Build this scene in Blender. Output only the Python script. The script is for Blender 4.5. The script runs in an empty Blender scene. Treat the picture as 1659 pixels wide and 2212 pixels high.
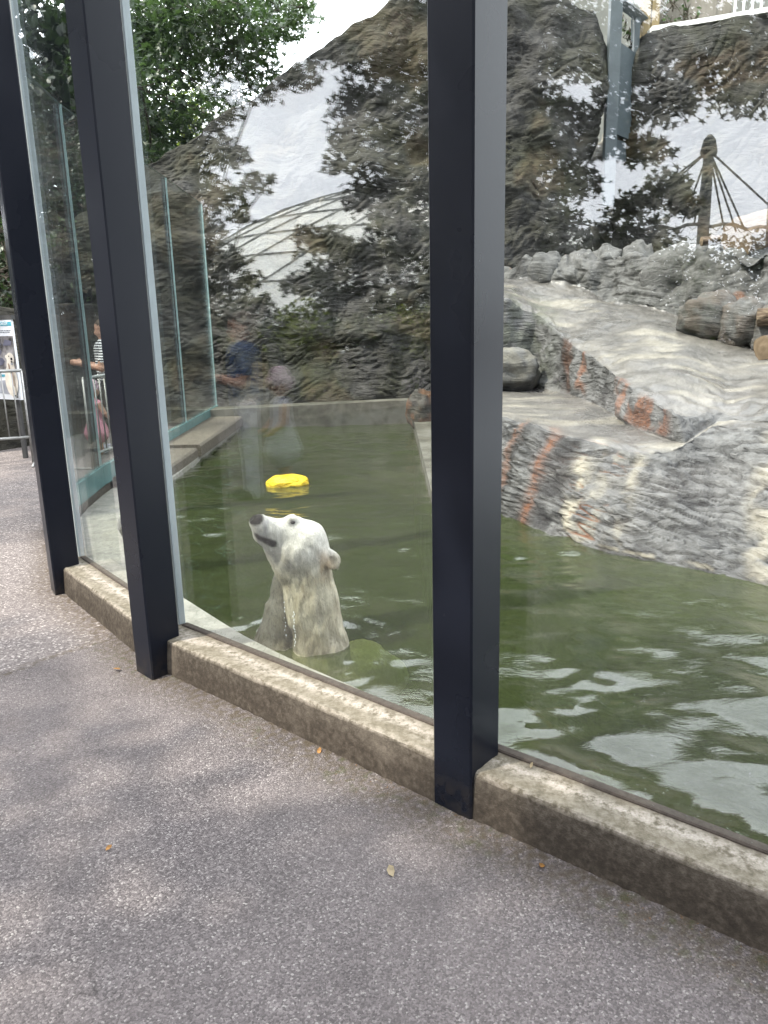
import bpy, math, random
import numpy as np
from mathutils import Matrix, Vector
from mathutils.geometry import tessellate_polygon

S = bpy.context.scene
COL = S.collection
rad = math.radians

# ------------------------------------------------------------------ camera
CAM_H, TILT, ROLL = 1.5, 13.75, 1.4
_t, _r = rad(TILT), rad(ROLL)
FWD = np.array([0, math.cos(_t), -math.sin(_t)])
_right = np.array([1.0, 0, 0]); _up = np.cross(_right, FWD)
RGT = _right * math.cos(_r) - _up * math.sin(_r)
UPV = _right * math.sin(_r) + _up * math.cos(_r)
ORG = np.array([0, 0, CAM_H])
cam_d = bpy.data.cameras.new('camera')
cam_d.lens = 27.05; cam_d.sensor_width = 36; cam_d.sensor_fit = 'AUTO'
cam_d.clip_start = 0.05; cam_d.clip_end = 2000
cam = bpy.data.objects.new('camera', cam_d); COL.objects.link(cam)
cam.matrix_world = Matrix(((RGT[0], UPV[0], -FWD[0], 0), (RGT[1], UPV[1], -FWD[1], 0),
                           (RGT[2], UPV[2], -FWD[2], CAM_H), (0, 0, 0, 1)))
S.camera = cam

# ------------------------------------------------------------------ sky, sun, exposure
SUN_DIR = Vector((-0.80, -0.30, 1.10)).normalized()      # towards the sun
world = bpy.data.worlds.new('World'); S.world = world; world.use_nodes = True
wn = world.node_tree; wn.nodes.clear()
w_out = wn.nodes.new('ShaderNodeOutputWorld'); w_bg = wn.nodes.new('ShaderNodeBackground')
w_sky = wn.nodes.new('ShaderNodeTexSky'); w_sky.sky_type = 'NISHITA'; w_sky.sun_disc = False
w_sky.sun_elevation = math.asin(SUN_DIR.z); w_sky.sun_rotation = math.atan2(SUN_DIR.x, SUN_DIR.y)
w_sky.air_density = 1.0; w_sky.dust_density = 3.0
w_co = wn.nodes.new('ShaderNodeTexCoord'); w_no = wn.nodes.new('ShaderNodeTexNoise')
w_no.inputs['Scale'].default_value = 2.2; w_no.inputs['Detail'].default_value = 5
w_rmp = wn.nodes.new('ShaderNodeMapRange')
w_rmp.inputs[1].default_value = .3; w_rmp.inputs[2].default_value = .7
w_rmp.inputs[3].default_value = .80; w_rmp.inputs[4].default_value = .98
w_mix = wn.nodes.new('ShaderNodeMix'); w_mix.data_type = 'RGBA'
w_mix.inputs['B'].default_value = (32.0, 32.8, 34.6, 1)        # thin bright cloud cover
wn.links.new(w_co.outputs['Generated'], w_no.inputs['Vector'])
wn.links.new(w_no.outputs['Fac'], w_rmp.inputs[0])
wn.links.new(w_rmp.outputs[0], w_mix.inputs['Factor'])
wn.links.new(w_sky.outputs[0], w_mix.inputs['A'])
wn.links.new(w_mix.outputs['Result'], w_bg.inputs['Color'])
w_bg.inputs['Strength'].default_value = 0.10
wn.links.new(w_bg.outputs[0], w_out.inputs['Surface'])

sun_d = bpy.data.lights.new('sun', 'SUN'); sun_d.energy = 5.0; sun_d.angle = rad(0.8)
sun_d.color = (1.0, 0.93, 0.82)
sun = bpy.data.objects.new('sun', sun_d); COL.objects.link(sun)
sun.rotation_euler = SUN_DIR.to_track_quat('Z', 'Y').to_euler()
sun.location = (-12, -4, 16)

S.view_settings.view_transform = 'Standard'; S.view_settings.look = 'None'
S.view_settings.exposure = 1.05; S.view_settings.gamma = 1.0
S.view_settings.use_curve_mapping = False
cy = S.cycles
cy.use_denoising = True; cy.max_bounces = 10; cy.diffuse_bounces = 3; cy.glossy_bounces = 5
cy.transmission_bounces = 6; cy.transparent_max_bounces = 28
cy.sample_clamp_indirect = 6.0; cy.caustics_reflective = False; cy.caustics_refractive = False

# ------------------------------------------------------------------ pixel helpers (1659 x 2212 view of the photo)
def ray(px, py):
    d = FWD * 1662.0 + RGT * (px - 829.5) - UPV * (py - 1106.0)
    return d / np.linalg.norm(d)
def gz(px, py, z=0.0):
    d = ray(px, py); return ORG + d * ((z - CAM_H) / d[2])
def at(px, py, y):
    d = ray(px, py); return ORG + d * (y / d[1])
def ang_of(px, py, dist):
    return ORG + ray(px, py) * dist

# ------------------------------------------------------------------ object helpers
def link(o, parent=None):
    COL.objects.link(o)
    if parent is not None: o.parent = parent
    return o
def mesh_np(name, V, Fc, mat=None, parent=None, smooth=False, mats=None, midx=None):
    me = bpy.data.meshes.new(name)
    V = np.asarray(V, dtype=float)
    if isinstance(Fc, np.ndarray):
        n, k = Fc.shape
        me.vertices.add(len(V)); me.vertices.foreach_set('co', V.ravel())
        me.loops.add(n * k); me.loops.foreach_set('vertex_index', Fc.ravel().astype(np.int32))
        me.polygons.add(n)
        me.polygons.foreach_set('loop_start', np.arange(0, n * k, k, dtype=np.int32))
        me.update(calc_edges=True)
    else:
        me.from_pydata([tuple(v) for v in V], [], [tuple(f) for f in Fc]); me.update()
    me.validate()
    for m in (mats or ([mat] if mat else [])): me.materials.append(m)
    if midx is not None: me.polygons.foreach_set('material_index', np.asarray(midx, dtype=np.int32))
    if smooth: me.polygons.foreach_set('use_smooth', np.ones(len(me.polygons), dtype=bool))
    return link(bpy.data.objects.new(name, me), parent)
def set_color(o, name, C):
    a = o.data.color_attributes.new(name, 'FLOAT_COLOR', 'POINT')
    C = np.asarray(C, dtype=np.float32)
    if C.shape[1] == 3: C = np.hstack([C, np.ones((len(C), 1), np.float32)])
    a.data.foreach_set('color', C.ravel())
def tag(o, label=None, cat=None, group=None, kind=None):
    if label: o['label'] = label
    if cat: o['category'] = cat
    if group: o['group'] = group
    if kind: o['kind'] = kind
    return o
def empty(name, loc=(0, 0, 0), label=None, cat=None, group=None, kind=None):
    o = bpy.data.objects.new(name, None); o.location = loc; o.empty_display_size = .1
    link(o); return tag(o, label, cat, group, kind)
class MB:
    """collects simple solids in one mesh"""
    def __init__(s): s.v = []; s.f = []
    def add(s, V, Fc):
        b = len(s.v); s.v += [tuple(map(float, p)) for p in V]; s.f += [tuple(b + i for i in f) for f in Fc]; return s
    def hexa(s, P):   # 8 points: bottom 4 ccw, top 4 ccw
        return s.add(P, [(3, 2, 1, 0), (4, 5, 6, 7), (0, 1, 5, 4), (1, 2, 6, 5), (2, 3, 7, 6), (3, 0, 4, 7)])
    def box(s, c, d, rz=0.0, bev=0.0):
        cx, cy, cz = c; a, b, h = d[0] / 2, d[1] / 2, d[2] / 2; co, si = math.cos(rz), math.sin(rz)
        P = []
        if bev <= 0:
            for z in (-h, h):
                for x, y in ((-a, -b), (a, -b), (a, b), (-a, b)): P.append((cx + x * co - y * si, cy + x * si + y * co, cz + z))
            return s.hexa(P)
        e = bev; prof = [(-a + e, -b), (a - e, -b), (a, -b + e), (a, b - e), (a - e, b), (-a + e, b), (-a, b - e), (-a, -b + e)]
        for z, k in ((-h, 1), (-h + e, 0), (h - e, 0), (h, 1)):
            for x, y in prof:
                if k: x, y = x * (1 - e / a), y * (1 - e / b)
                P.append((cx + x * co - y * si, cy + x * si + y * co, cz + z))
        Fc = [tuple(range(7, -1, -1)), tuple(range(24, 32))]
        for r in range(3):
            for i in range(8): Fc.append((r * 8 + i, r * 8 + (i + 1) % 8, r * 8 + 8 + (i + 1) % 8, r * 8 + 8 + i))
        return s.add(P, Fc)
    def tube(s, pts, rs, n=8, cap=True):
        pts = [np.array(p, float) for p in pts]
        if not hasattr(rs, '__len__'): rs = [rs] * len(pts)
        V = []; ref = np.array([0.31, 0.17, 0.93])
        for i, p in enumerate(pts):
            t = pts[min(i + 1, len(pts) - 1)] - pts[max(i - 1, 0)]; t = t / (np.linalg.norm(t) + 1e-9)
            if abs(t @ ref) > .95: ref = np.array([.9, .3, .1])
            u = np.cross(t, ref); u /= np.linalg.norm(u); w = np.cross(t, u)
            for k in range(n):
                a = 2 * math.pi * k / n; V.append(p + rs[i] * (u * math.cos(a) + w * math.sin(a)))
        Fc = []
        for i in range(len(pts) - 1):
            for k in range(n):
                Fc.append((i * n + k, i * n + (k + 1) % n, (i + 1) * n + (k + 1) % n, (i + 1) * n + k))
        if cap: Fc.append(tuple(range(n - 1, -1, -1))); Fc.append(tuple((len(pts) - 1) * n + k for k in range(n)))
        return s.add(V, Fc)
    def build(s, name, mat, parent=None, smooth=False, off=(0, 0, 0)):
        V = np.array(s.v) - np.array(off)
        return mesh_np(name, V, s.f, mat, parent, smooth)

# ------------------------------------------------------------------ numpy noise
_rng = np.random.RandomState(7)
_perm = np.concatenate([_rng.permutation(512)] * 3)
_grad = _rng.normal(size=(512, 3)); _grad /= np.linalg.norm(_grad, axis=1)[:, None]
def pn(P):
    P = np.asarray(P, float); I = np.floor(P).astype(int); f = P - I; I &= 511
    u = f * f * f * (f * (f * 6 - 15) + 10); out = 0
    for dx in (0, 1):
        for dy in (0, 1):
            for dz in (0, 1):
                h = _perm[_perm[_perm[(I[..., 0] + dx) & 511] + ((I[..., 1] + dy) & 511)] + ((I[..., 2] + dz) & 511)]
                g = _grad[h]; d = f - np.array([dx, dy, dz])
                w = (u[..., 0] if dx else 1 - u[..., 0]) * (u[..., 1] if dy else 1 - u[..., 1]) * (u[..., 2] if dz else 1 - u[..., 2])
                out = out + w * (g * d).sum(-1)
    return out * 1.5
def fbm(P, o=4, lac=2.03, g=.5):
    s = 0; a = 1.0; P = np.asarray(P, float)
    for i in range(o): s = s + a * pn(P + i * 17.3); P = P * lac; a *= g
    return s
def sst(x, a, b):
    t = np.clip((x - a) / (b - a), 0, 1); return t * t * (3 - 2 * t)

# ------------------------------------------------------------------ materials
class NT:
    def __init__(s, name):
        s.m = bpy.data.materials.new(name); s.m.use_nodes = True; s.t = s.m.node_tree
        s.t.nodes.clear(); s.out = s.t.nodes.new('ShaderNodeOutputMaterial')
    def n(s, typ, inp=None, **props):
        nd = s.t.nodes.new('ShaderNode' + typ)
        for k, v in props.items(): setattr(nd, k, v)
        for k, v in (inp or {}).items(): s.put(nd, k, v)
        return nd
    def put(s, nd, k, v):
        i = nd.inputs[k]
        if isinstance(v, bpy.types.NodeSocket): s.t.links.new(v, i)
        elif isinstance(v, bpy.types.Node): s.t.links.new(v.outputs[0], i)
        else:
            if hasattr(i.default_value, '__len__') and hasattr(v, '__len__') and len(v) == 3 and len(i.default_value) == 4: v = (*v, 1)
            i.default_value = v
    def coord(s, scale=(1, 1, 1), kind='Object'):
        c = s.n('TexCoord'); return s.n('Mapping', {'Vector': c.outputs[kind], 'Scale': scale}).outputs[0]
    def geo(s, scale=(1, 1, 1), rot=(0, 0, 0)):
        g = s.n('NewGeometry'); return s.n('Mapping', {'Vector': g.outputs['Position'], 'Scale': scale, 'Rotation': rot}).outputs[0]
    def noise(s, vec, sc, det=4, rough=.55, dist=0.0):
        return s.n('TexNoise', {'Vector': vec, 'Scale': sc, 'Detail': det, 'Roughness': rough, 'Distortion': dist}).outputs['Fac']
    def vor(s, vec, sc, feat='F1', out='Color', rnd=1.0):
        return s.n('TexVoronoi', {'Vector': vec, 'Scale': sc, 'Randomness': rnd}, feature=feat).outputs[out]
    def rng(s, v, a, b, c=0.0, d=1.0):
        return s.n('MapRange', {0: v, 1: a, 2: b, 3: c, 4: d}).outputs[0]
    def mix(s, f, a, b, mode='MIX'):
        nd = s.n('Mix', data_type='RGBA', blend_type=mode)
        s.put(nd, 'Factor', f); s.put(nd, 'A', a); s.put(nd, 'B', b); return nd.outputs['Result']
    def math(s, op, a, b=None):
        nd = s.n('Math', operation=op); s.put(nd, 0, a)
        if b is not None: s.put(nd, 1, b)
        return nd.outputs[0]
    def ramp(s, v, stops):
        nd = s.n('ValToRGB', {'Fac': v}); e = nd.color_ramp.elements
        while len(e) < len(stops): e.new(.5)
        for k, (p, c) in zip(e, stops): k.position = p; k.color = (*c, 1) if len(c) == 3 else c
        return nd.outputs['Color']
    def bump(s, h, strength=.5, dist=.02, normal=None):
        d = {'Height': h, 'Strength': strength, 'Distance': dist}
        if normal is not None: d['Normal'] = normal
        return s.n('Bump', d).outputs[0]
    def attr(s, name, out='Color'):
        return s.n('Attribute', attribute_name=name).outputs[out]
    def pbr(s, col, rough=.7, nrm=None, **kw):
        d = {'Base Color': col, 'Roughness': rough, 'Specular IOR Level': .2}
        if nrm is not None: d['Normal'] = nrm
        d.update(kw); b = s.n('BsdfPrincipled', d); s.t.links.new(b.outputs[0], s.out.inputs[0]); return b
    def end(s, sh): s.t.links.new(sh if isinstance(sh, bpy.types.NodeSocket) else sh.outputs[0], s.out.inputs[0])

M = {}
def simple(name, col, rough=.6, var=.25, sc=9.0, bump=.0, **kw):
    t = NT(name); p = t.coord(); n1 = t.noise(p, sc, 5)
    c = t.mix(t.rng(n1, .3, .7), tuple(x * (1 - var) for x in col), tuple(min(1, x * (1 + var)) for x in col))
    nr = t.bump(t.noise(p, sc * 6, 3), bump, .004) if bump else None
    t.pbr(c, rough, nr, **kw); M[name] = t.m; return t.m

# asphalt: chips of stone in bitumen
t = NT('asphalt'); g = t.geo()
cell = t.vor(g, 200.0); cs = t.n('SeparateColor', {'Color': cell})
chip = t.ramp(cs.outputs[0], [(0, (.036, .032, .032)), (.35, (.074, .065, .065)), (.7, (.122, .108, .107)), (.94, (.18, .162, .158)), (.985, (.28, .265, .25))])
fine = t.noise(g, 330, 2); chip = t.mix(t.rng(fine, .3, .7, 0, .55), chip, (.033, .029, .030))
big = t.noise(g, .9, 5); mid = t.noise(g, 4.5, 4)
c = t.mix(t.rng(big, .35, .7, 0, .45), chip, (.140, .122, .118), 'MIX')
c = t.mix(t.rng(mid, .45, .75, 0, .35), c, (.040, .035, .035))
wvv = t.n('VectorMath', {0: g, 1: t.n('TexNoise', {'Vector': g, 'Scale': 3.0, 'Detail': 4}).outputs['Color']}, operation='ADD').outputs[0]
crk = t.vor(wvv, .55, 'DISTANCE_TO_EDGE', 'Distance')
c = t.mix(t.math('MULTIPLY', t.rng(crk, .006, .001, 0, .8), t.rng(t.noise(g, .8, 2), .52, .60)), c, (.016, .014, .013))
c = t.mix(t.rng(t.noise(g, 1.7, 6, .7), .60, .74, 0, .45), c, (.045, .039, .037))
dirt = t.attr('dirt'); ds = t.n('SeparateColor', {'Color': dirt})
mossn = t.noise(g, 38, 4)
c = t.mix(t.math('MULTIPLY', ds.outputs[0], t.rng(mossn, .35, .62)), c, (.050, .040, .027))
c = t.mix(t.math('MULTIPLY', ds.outputs[1], t.rng(t.noise(g, 21, 3), .54, .66, 0, .6)), c, (.038, .042, .016))
c = t.mix(t.math('MULTIPLY', ds.outputs[1], t.rng(t.noise(g, 75, 2), .66, .70, 0, .7)), c, (.09, .05, .02))
dist = t.vor(g, 200.0, 'F1', 'Distance')
h = t.math('ADD', t.math('MULTIPLY', dist, -.6), t.math('MULTIPLY', cs.outputs[1], .5))
t.pbr(c, t.rng(cs.outputs[2], 0, 1, .62, .92), t.bump(h, .75, .006)); M['asphalt'] = t.m

# the older, paler tarmac strip further along the path (a real patch with a seam)
t = NT('tarmac_patch'); g = t.geo(); cell = t.vor(g, 110.0); cs = t.n('SeparateColor', {'Color': cell})
chip = t.ramp(cs.outputs[0], [(0, (.062, .054, .052)), (.5, (.110, .096, .092)), (.9, (.17, .152, .144)), (.98, (.32, .295, .275))])
c = t.mix(t.rng(t.noise(g, 1.3, 5), .35, .7, 0, .5), chip, (.095, .083, .080))
dirt = t.attr('dirt'); ds = t.n('SeparateColor', {'Color': dirt})
c = t.mix(t.math('MULTIPLY', ds.outputs[0], t.rng(t.noise(g, 38, 4), .35, .62)), c, (.06, .047, .033))
t.pbr(c, .85, t.bump(t.vor(g, 110, 'F1', 'Distance'), .6, .005)); M['tarmac_patch'] = t.m

# concrete of the plinth
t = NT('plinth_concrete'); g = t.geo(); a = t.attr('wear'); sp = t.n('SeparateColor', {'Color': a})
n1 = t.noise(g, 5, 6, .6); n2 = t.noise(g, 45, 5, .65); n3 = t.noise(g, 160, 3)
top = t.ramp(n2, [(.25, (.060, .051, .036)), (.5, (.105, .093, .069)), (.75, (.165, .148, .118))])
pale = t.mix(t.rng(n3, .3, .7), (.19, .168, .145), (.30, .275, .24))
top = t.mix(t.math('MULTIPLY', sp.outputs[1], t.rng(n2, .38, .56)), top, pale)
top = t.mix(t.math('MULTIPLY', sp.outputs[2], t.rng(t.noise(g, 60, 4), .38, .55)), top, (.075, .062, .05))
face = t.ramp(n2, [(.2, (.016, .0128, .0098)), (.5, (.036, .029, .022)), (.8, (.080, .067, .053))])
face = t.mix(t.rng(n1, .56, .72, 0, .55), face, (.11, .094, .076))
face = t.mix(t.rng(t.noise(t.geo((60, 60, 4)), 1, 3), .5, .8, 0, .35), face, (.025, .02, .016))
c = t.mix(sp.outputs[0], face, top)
c = t.mix(t.rng(t.vor(g, 70, 'F1', 'Distance'), .10, .05, 0, .6), c, (.05, .042, .034))
hb = t.math('ADD', t.math('MULTIPLY', n2, .7), t.math('MULTIPLY', n3, .3))
t.pbr(c, .9, t.bump(hb, .7, .008)); M['plinth_concrete'] = t.m

# pale pool ledge concrete
t = NT('ledge_concrete'); g = t.geo(); n2 = t.noise(g, 14, 6, .65); n3 = t.noise(t.geo((60, 14, 20)), 1, 4)
c = t.ramp(n2, [(.25, (.11, .105, .09)), (.5, (.19, .185, .16)), (.75, (.27, .26, .225))])
c = t.mix(t.rng(n3, .58, .72, 0, .7), c, (.09, .085, .07))
c = t.mix(t.rng(t.noise(g, 2.2, 4), .5, .7, 0, .5), c, (.14, .13, .085))
t.pbr(c, .75, t.bump(n2, .4, .01)); M['ledge_concrete'] = t.m
t = NT('pool_wall_concrete'); g = t.geo(); n2 = t.noise(g, 6, 6, .65)
c = t.ramp(n2, [(.3, (.028, .027, .019)), (.5, (.052, .050, .037)), (.7, (.085, .081, .062))])
c = t.mix(t.rng(t.noise(g, 2.0, 3), .5, .6, 0, .7), c, (.10, .098, .082))
t.pbr(c, .8, t.bump(n2, .5, .02)); M['pool_wall_concrete'] = t.m

# artificial rock (sprayed concrete), stains in colour attribute: r rust, g dark streak and groove, b cream and painted sun, a moss
def rockmat(name, base_lo, base_hi, tint, tint_amt, bstr=1.0, furrow=1.0, rough=.72, spec=.2):
    t = NT(name); g = t.geo()
    n1 = t.noise(g, 1.3, 5, .6); n2 = t.noise(g, 9, 6, .65); n3 = t.noise(g, 48, 5, .6)
    warp = t.n('TexNoise', {'Vector': t.geo(), 'Scale': .55, 'Detail': 2}).outputs['Color']
    wv = t.n('VectorMath', {0: warp, 1: (-.5, -.5, -.5)}, operation='ADD').outputs[0]
    wv = t.n('VectorMath', {0: wv, 'Scale': .7}, operation='SCALE').outputs[0]
    vv = t.n('VectorMath', {0: t.geo(), 1: wv}, operation='ADD').outputs[0]
    st = t.n('Mapping', {'Vector': vv, 'Rotation': (0, .32, 0), 'Scale': (4.6, 4.6, 27)}).outputs[0]
    f1 = t.n('TexNoise', {'Vector': st, 'Scale': 1.0, 'Detail': 4, 'Roughness': .55, 'Distortion': .4}, noise_type='FBM').outputs['Fac']
    st2 = t.n('Mapping', {'Vector': vv, 'Rotation': (.2, -.45, .3), 'Scale': (6.5, 6.5, 19)}).outputs[0]
    f2 = t.n('TexNoise', {'Vector': st2, 'Scale': 1.0, 'Detail': 6, 'Roughness': .62, 'Distortion': .9}).outputs['Fac']
    fm = t.n('Mix', {'Factor': t.rng(t.noise(g, 1.1, 3), .42, .58), 'A': f1, 'B': f2}, data_type='FLOAT').outputs[0]
    c = t.mix(t.rng(n2, .3, .7), base_lo, base_hi)
    c = t.mix(t.rng(n1, .45, .68, 0, tint_amt), c, tint)
    c = t.mix(t.rng(fm, .46, .36, 0, .75 * furrow), c, tuple(x * .25 for x in base_lo))
    c = t.mix(t.rng(n3, .55, .75, 0, .35), c, tuple(min(1, x * 1.7) for x in base_hi))
    a = t.n('Attribute', attribute_name='stain'); s3 = t.n('SeparateColor', {'Color': a.outputs['Color']})
    c = t.mix(t.math('MULTIPLY', s3.outputs[1], t.rng(n3, .25, .6, .55, 1)), c, (.0095, .009, .0085))
    c = t.mix(t.math('MULTIPLY', s3.outputs[2], t.rng(n2, .25, .55, .6, 1)), c, (.25, .228, .18))
    c = t.mix(t.math('MULTIPLY', s3.outputs[0], t.rng(n3, .3, .55, .35, 1)), c, t.mix(n2, (.085, .026, .008), (.16, .066, .028)))
    c = t.mix(t.math('MULTIPLY', a.outputs['Alpha'], t.rng(n2, .3, .55, .3, 1)), c, (.035, .045, .02))
    hh = t.math('ADD', t.math('MULTIPLY', fm, 1.0 * furrow), t.math('ADD', t.math('MULTIPLY', n2, .35), t.math('MULTIPLY', n3, .16)))
    t.pbr(c, t.rng(n1, .3, .7, rough - .17, rough + .15), t.bump(hh, bstr, .045), **{'Specular IOR Level': spec}); M[name] = t.m; return t.m
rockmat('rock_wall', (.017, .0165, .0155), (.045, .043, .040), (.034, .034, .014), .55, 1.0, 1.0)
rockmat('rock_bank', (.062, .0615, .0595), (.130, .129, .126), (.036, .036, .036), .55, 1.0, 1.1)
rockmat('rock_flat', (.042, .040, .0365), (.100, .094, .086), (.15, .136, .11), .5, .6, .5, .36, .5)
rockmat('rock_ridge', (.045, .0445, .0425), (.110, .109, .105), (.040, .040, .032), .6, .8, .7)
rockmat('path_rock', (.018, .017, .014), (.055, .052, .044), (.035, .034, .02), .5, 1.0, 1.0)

# glass
t = NT('glass')
lw = t.n('LayerWeight', {'Blend': .5}); f5 = t.math('POWER', lw.outputs['Facing'], 5.0)
fr = t.math('ADD', t.math('MULTIPLY', f5, .92), .060)
g = t.geo()
tr = t.n('BsdfTransparent', {'Color': (.955, .975, .968)})
gl = t.n('BsdfGlossy', {'Color': (.97, .98, 1.0), 'Roughness': 0.0})
df = t.n('BsdfDiffuse', {'Color': (.75, .78, .80)})
dust = t.rng(t.noise(t.geo((3, 3, 1.2)), 1.2, 5), .5, .85, 0.0, .010)
drop = t.math('MULTIPLY', t.rng(t.vor(g, 46, 'F1', 'Distance'), .13, .08, 0, .16), t.rng(t.noise(g, 1.6, 3), .5, .62))
sepz = t.n('SeparateXYZ', {0: g}); drop = t.math('MULTIPLY', drop, t.rng(sepz.outputs[2], 1.0, .5))
m1 = t.n('MixShader', {0: t.math('ADD', dust, drop), 1: tr, 2: df}); m2 = t.n('MixShader', {0: fr, 1: m1, 2: gl})
t.end(m2); M['glass'] = t.m
simple('glass_edge', (.30, .42, .42), .12, .12, 3)
simple('glass_seal', (.27, .31, .325), .35, .1, 5)
simple('refraction_band', (.085, .15, .145), .25, .2, 4)
simple('grout', (.045, .037, .031), .95, .3, 60, .5)
simple('black_gasket', (.02, .02, .022), .5)

# painted steel
t = NT('post_paint'); g = t.geo(); n1 = t.noise(g, 2.0, 4); n2 = t.noise(g, 90, 3)
c = t.mix(n1, (.004, .005, .0085), (.0065, .008, .013))
scr = t.rng(t.noise(t.geo((30, 30, 9)), 1.5, 6, .7), .70, .76); c = t.mix(t.math('MULTIPLY', scr, .35), c, (.09, .09, .10))
sepz = t.n('SeparateXYZ', {0: g}); low = t.math('MULTIPLY', t.rng(sepz.outputs[2], .16, .02), t.rng(t.noise(g, 25, 4), .42, .6))
c = t.mix(t.math('MULTIPLY', low, .4), c, (.035, .029, .023))
t.pbr(c, t.rng(n1, .3, .7, .24, .34), t.bump(n2, .05, .002), **{'Specular IOR Level': .18}); M['post_paint'] = t.m
simple('galvanised', (.28, .28, .27), .45, .2, 14, Metallic=.6)
simple('door_paint', (.05, .062, .068), .45, .12, 6)
simple('door_frame', (.055, .066, .072), .4, .12, 6)

# water
t = NT('pool_water'); g = t.geo()
lw = t.n('LayerWeight', {'Blend': .5})
fr = t.n('Fresnel', {'IOR': 1.42})
rip = t.noise(t.geo((9, 16, 1)), 1, 5, .6, .5); rip2 = t.noise(t.geo((34, 55, 1)), 1, 3)
calm = t.rng(t.noise(g, .9, 3), .42, .60, .12, 1.0)
hh = t.math('MULTIPLY', t.math('ADD', rip, t.math('MULTIPLY', rip2, .20)), calm)
nb = t.bump(hh, .17, .03); t.put(fr, 'Normal', nb)
body = t.mix(t.noise(g, .9, 4), (.026, .035, .011), (.040, .051, .017))
df = t.n('BsdfDiffuse', {'Color': body, 'Normal': nb}); tr = t.n('BsdfTransparent', {'Color': (.86, .90, .66)})
gl = t.n('BsdfGlossy', {'Color': (1, 1, 1), 'Roughness': .0, 'Normal': nb})
m1 = t.n('MixShader', {0: .50, 1: df, 2: tr}); m2 = t.n('MixShader', {0: fr, 1: m1, 2: gl}); t.end(m2); M['pool_water'] = t.m
t = NT('murky_volume'); va = t.n('VolumeAbsorption', {'Color': (.70, .80, .38), 'Density': 5.0}); t.t.links.new(va.outputs[0], t.out.inputs['Volume']); M['murky_volume'] = t.m
simple('pool_floor', (.020, .026, .010), .9)

# bear
t = NT('bear_fur'); p = t.coord(); a = t.attr('fur'); sp = t.n('SeparateColor', {'Color': t.attr('furmask')})
n2 = t.noise(t.coord((70, 70, 16)), 1, 4, .65); n3 = t.noise(t.coord((220, 220, 60)), 1, 3)
c = t.mix(t.rng(n2, .3, .62, .6, 0), a, t.mix(.55, a, t.mix(.8, a, (.03, .025, .012))))
c = t.mix(t.rng(n3, .35, .65, .25, 0), c, t.mix(.7, c, (.02, .018, .012)))
hh = t.math('ADD', t.math('MULTIPLY', n2, 1.0), t.math('MULTIPLY', n3, .5))
t.pbr(c, t.rng(sp.outputs[0], 0, 1, .6, .4), t.bump(hh, .5, .012), **{'Specular IOR Level': t.rng(sp.outputs[0], 0, 1, .2, .04)}); M['bear_fur'] = t.m
simple('bear_eye', (.012, .010, .009), .08)
simple('nose_skin', (.020, .019, .021), .33, .4, 60, .6)
t = NT('yellow_plastic'); n = t.noise(t.coord((3, 3, 9)), 4, 5); t.pbr(t.mix(t.rng(n, .35, .65), (.40, .25, .006), (.60, .44, .015)), .4, t.bump(n, 1.0, .05)); M['yellow_plastic'] = t.m

# plants and wood
def leafmat(name, lo, hi, trans=.35):
    t = NT(name); g = t.n('NewGeometry'); r = g.outputs['Random Per Island']
    c = t.mix(r, lo, hi); c = t.mix(t.rng(t.noise(g.outputs['Position'], .5, 2), .35, .65), c, tuple(x * .7 for x in lo))
    d = t.n('BsdfPrincipled', {'Base Color': c, 'Roughness': .45}); tl = t.n('BsdfTranslucent', {'Color': t.mix(.5, c, tuple(min(1, x * 1.6) for x in hi))})
    t.end(t.n('MixShader', {0: trans, 1: d, 2: tl})); M[name] = t.m
leafmat('leaf_maple', (.020, .040, .014), (.050, .088, .022))
leafmat('leaf_bright', (.08, .13, .012), (.19, .25, .03), .45)
leafmat('leaf_dark', (.012, .024, .010), (.032, .055, .018), .25)
leafmat('leaf_linden', (.022, .036, .016), (.05, .07, .026))
t = NT('bark'); p = t.geo((9, 9, 2)); n = t.noise(p, 2, 6, .65); t.pbr(t.mix(n, (.025, .020, .015), (.10, .085, .065)), .9, t.bump(n, .9, .05)); M['bark'] = t.m
t = NT('log_wood'); n = t.noise(t.coord((4, 14, 14)), 2.2, 6, .65); c = t.ramp(n, [(.3, (.02, .014, .010)), (.5, (.085, .06, .04)), (.7, (.19, .15, .105))])
t.pbr(c, .85, t.bump(n, .9, .04)); M['log_wood'] = t.m
t = NT('cut_wood'); n = t.n('TexWave', {'Vector': t.coord(), 'Scale': 5, 'Distortion': 3, 'Detail': 3}, wave_type='RINGS', rings_direction='X').outputs['Fac']
t.pbr(t.mix(t.math('MULTIPLY', n, .5), (.10, .072, .045), (.16, .12, .08)), .85, t.bump(t.noise(t.coord(), 9, 5), .6, .03)); M['cut_wood'] = t.m
t = NT('fence_wood'); n = t.noise(t.geo((25, 25, 3)), 1, 5); t.pbr(t.mix(n, (.10, .09, .075), (.22, .20, .17)), .8, t.bump(n, .5, .01)); M['fence_wood'] = t.m
t = NT('post_wood'); n = t.noise(t.geo((25, 25, 3)), 1, 5); t.pbr(t.mix(n, (.11, .08, .042), (.21, .165, .09)), .75, t.bump(n, .5, .01)); M['post_wood'] = t.m
simple('dead_leaf', (.17, .085, .025), .7, .5, 40)
simple('pale_leaf', (.17, .14, .09), .7, .3, 40)
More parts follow.
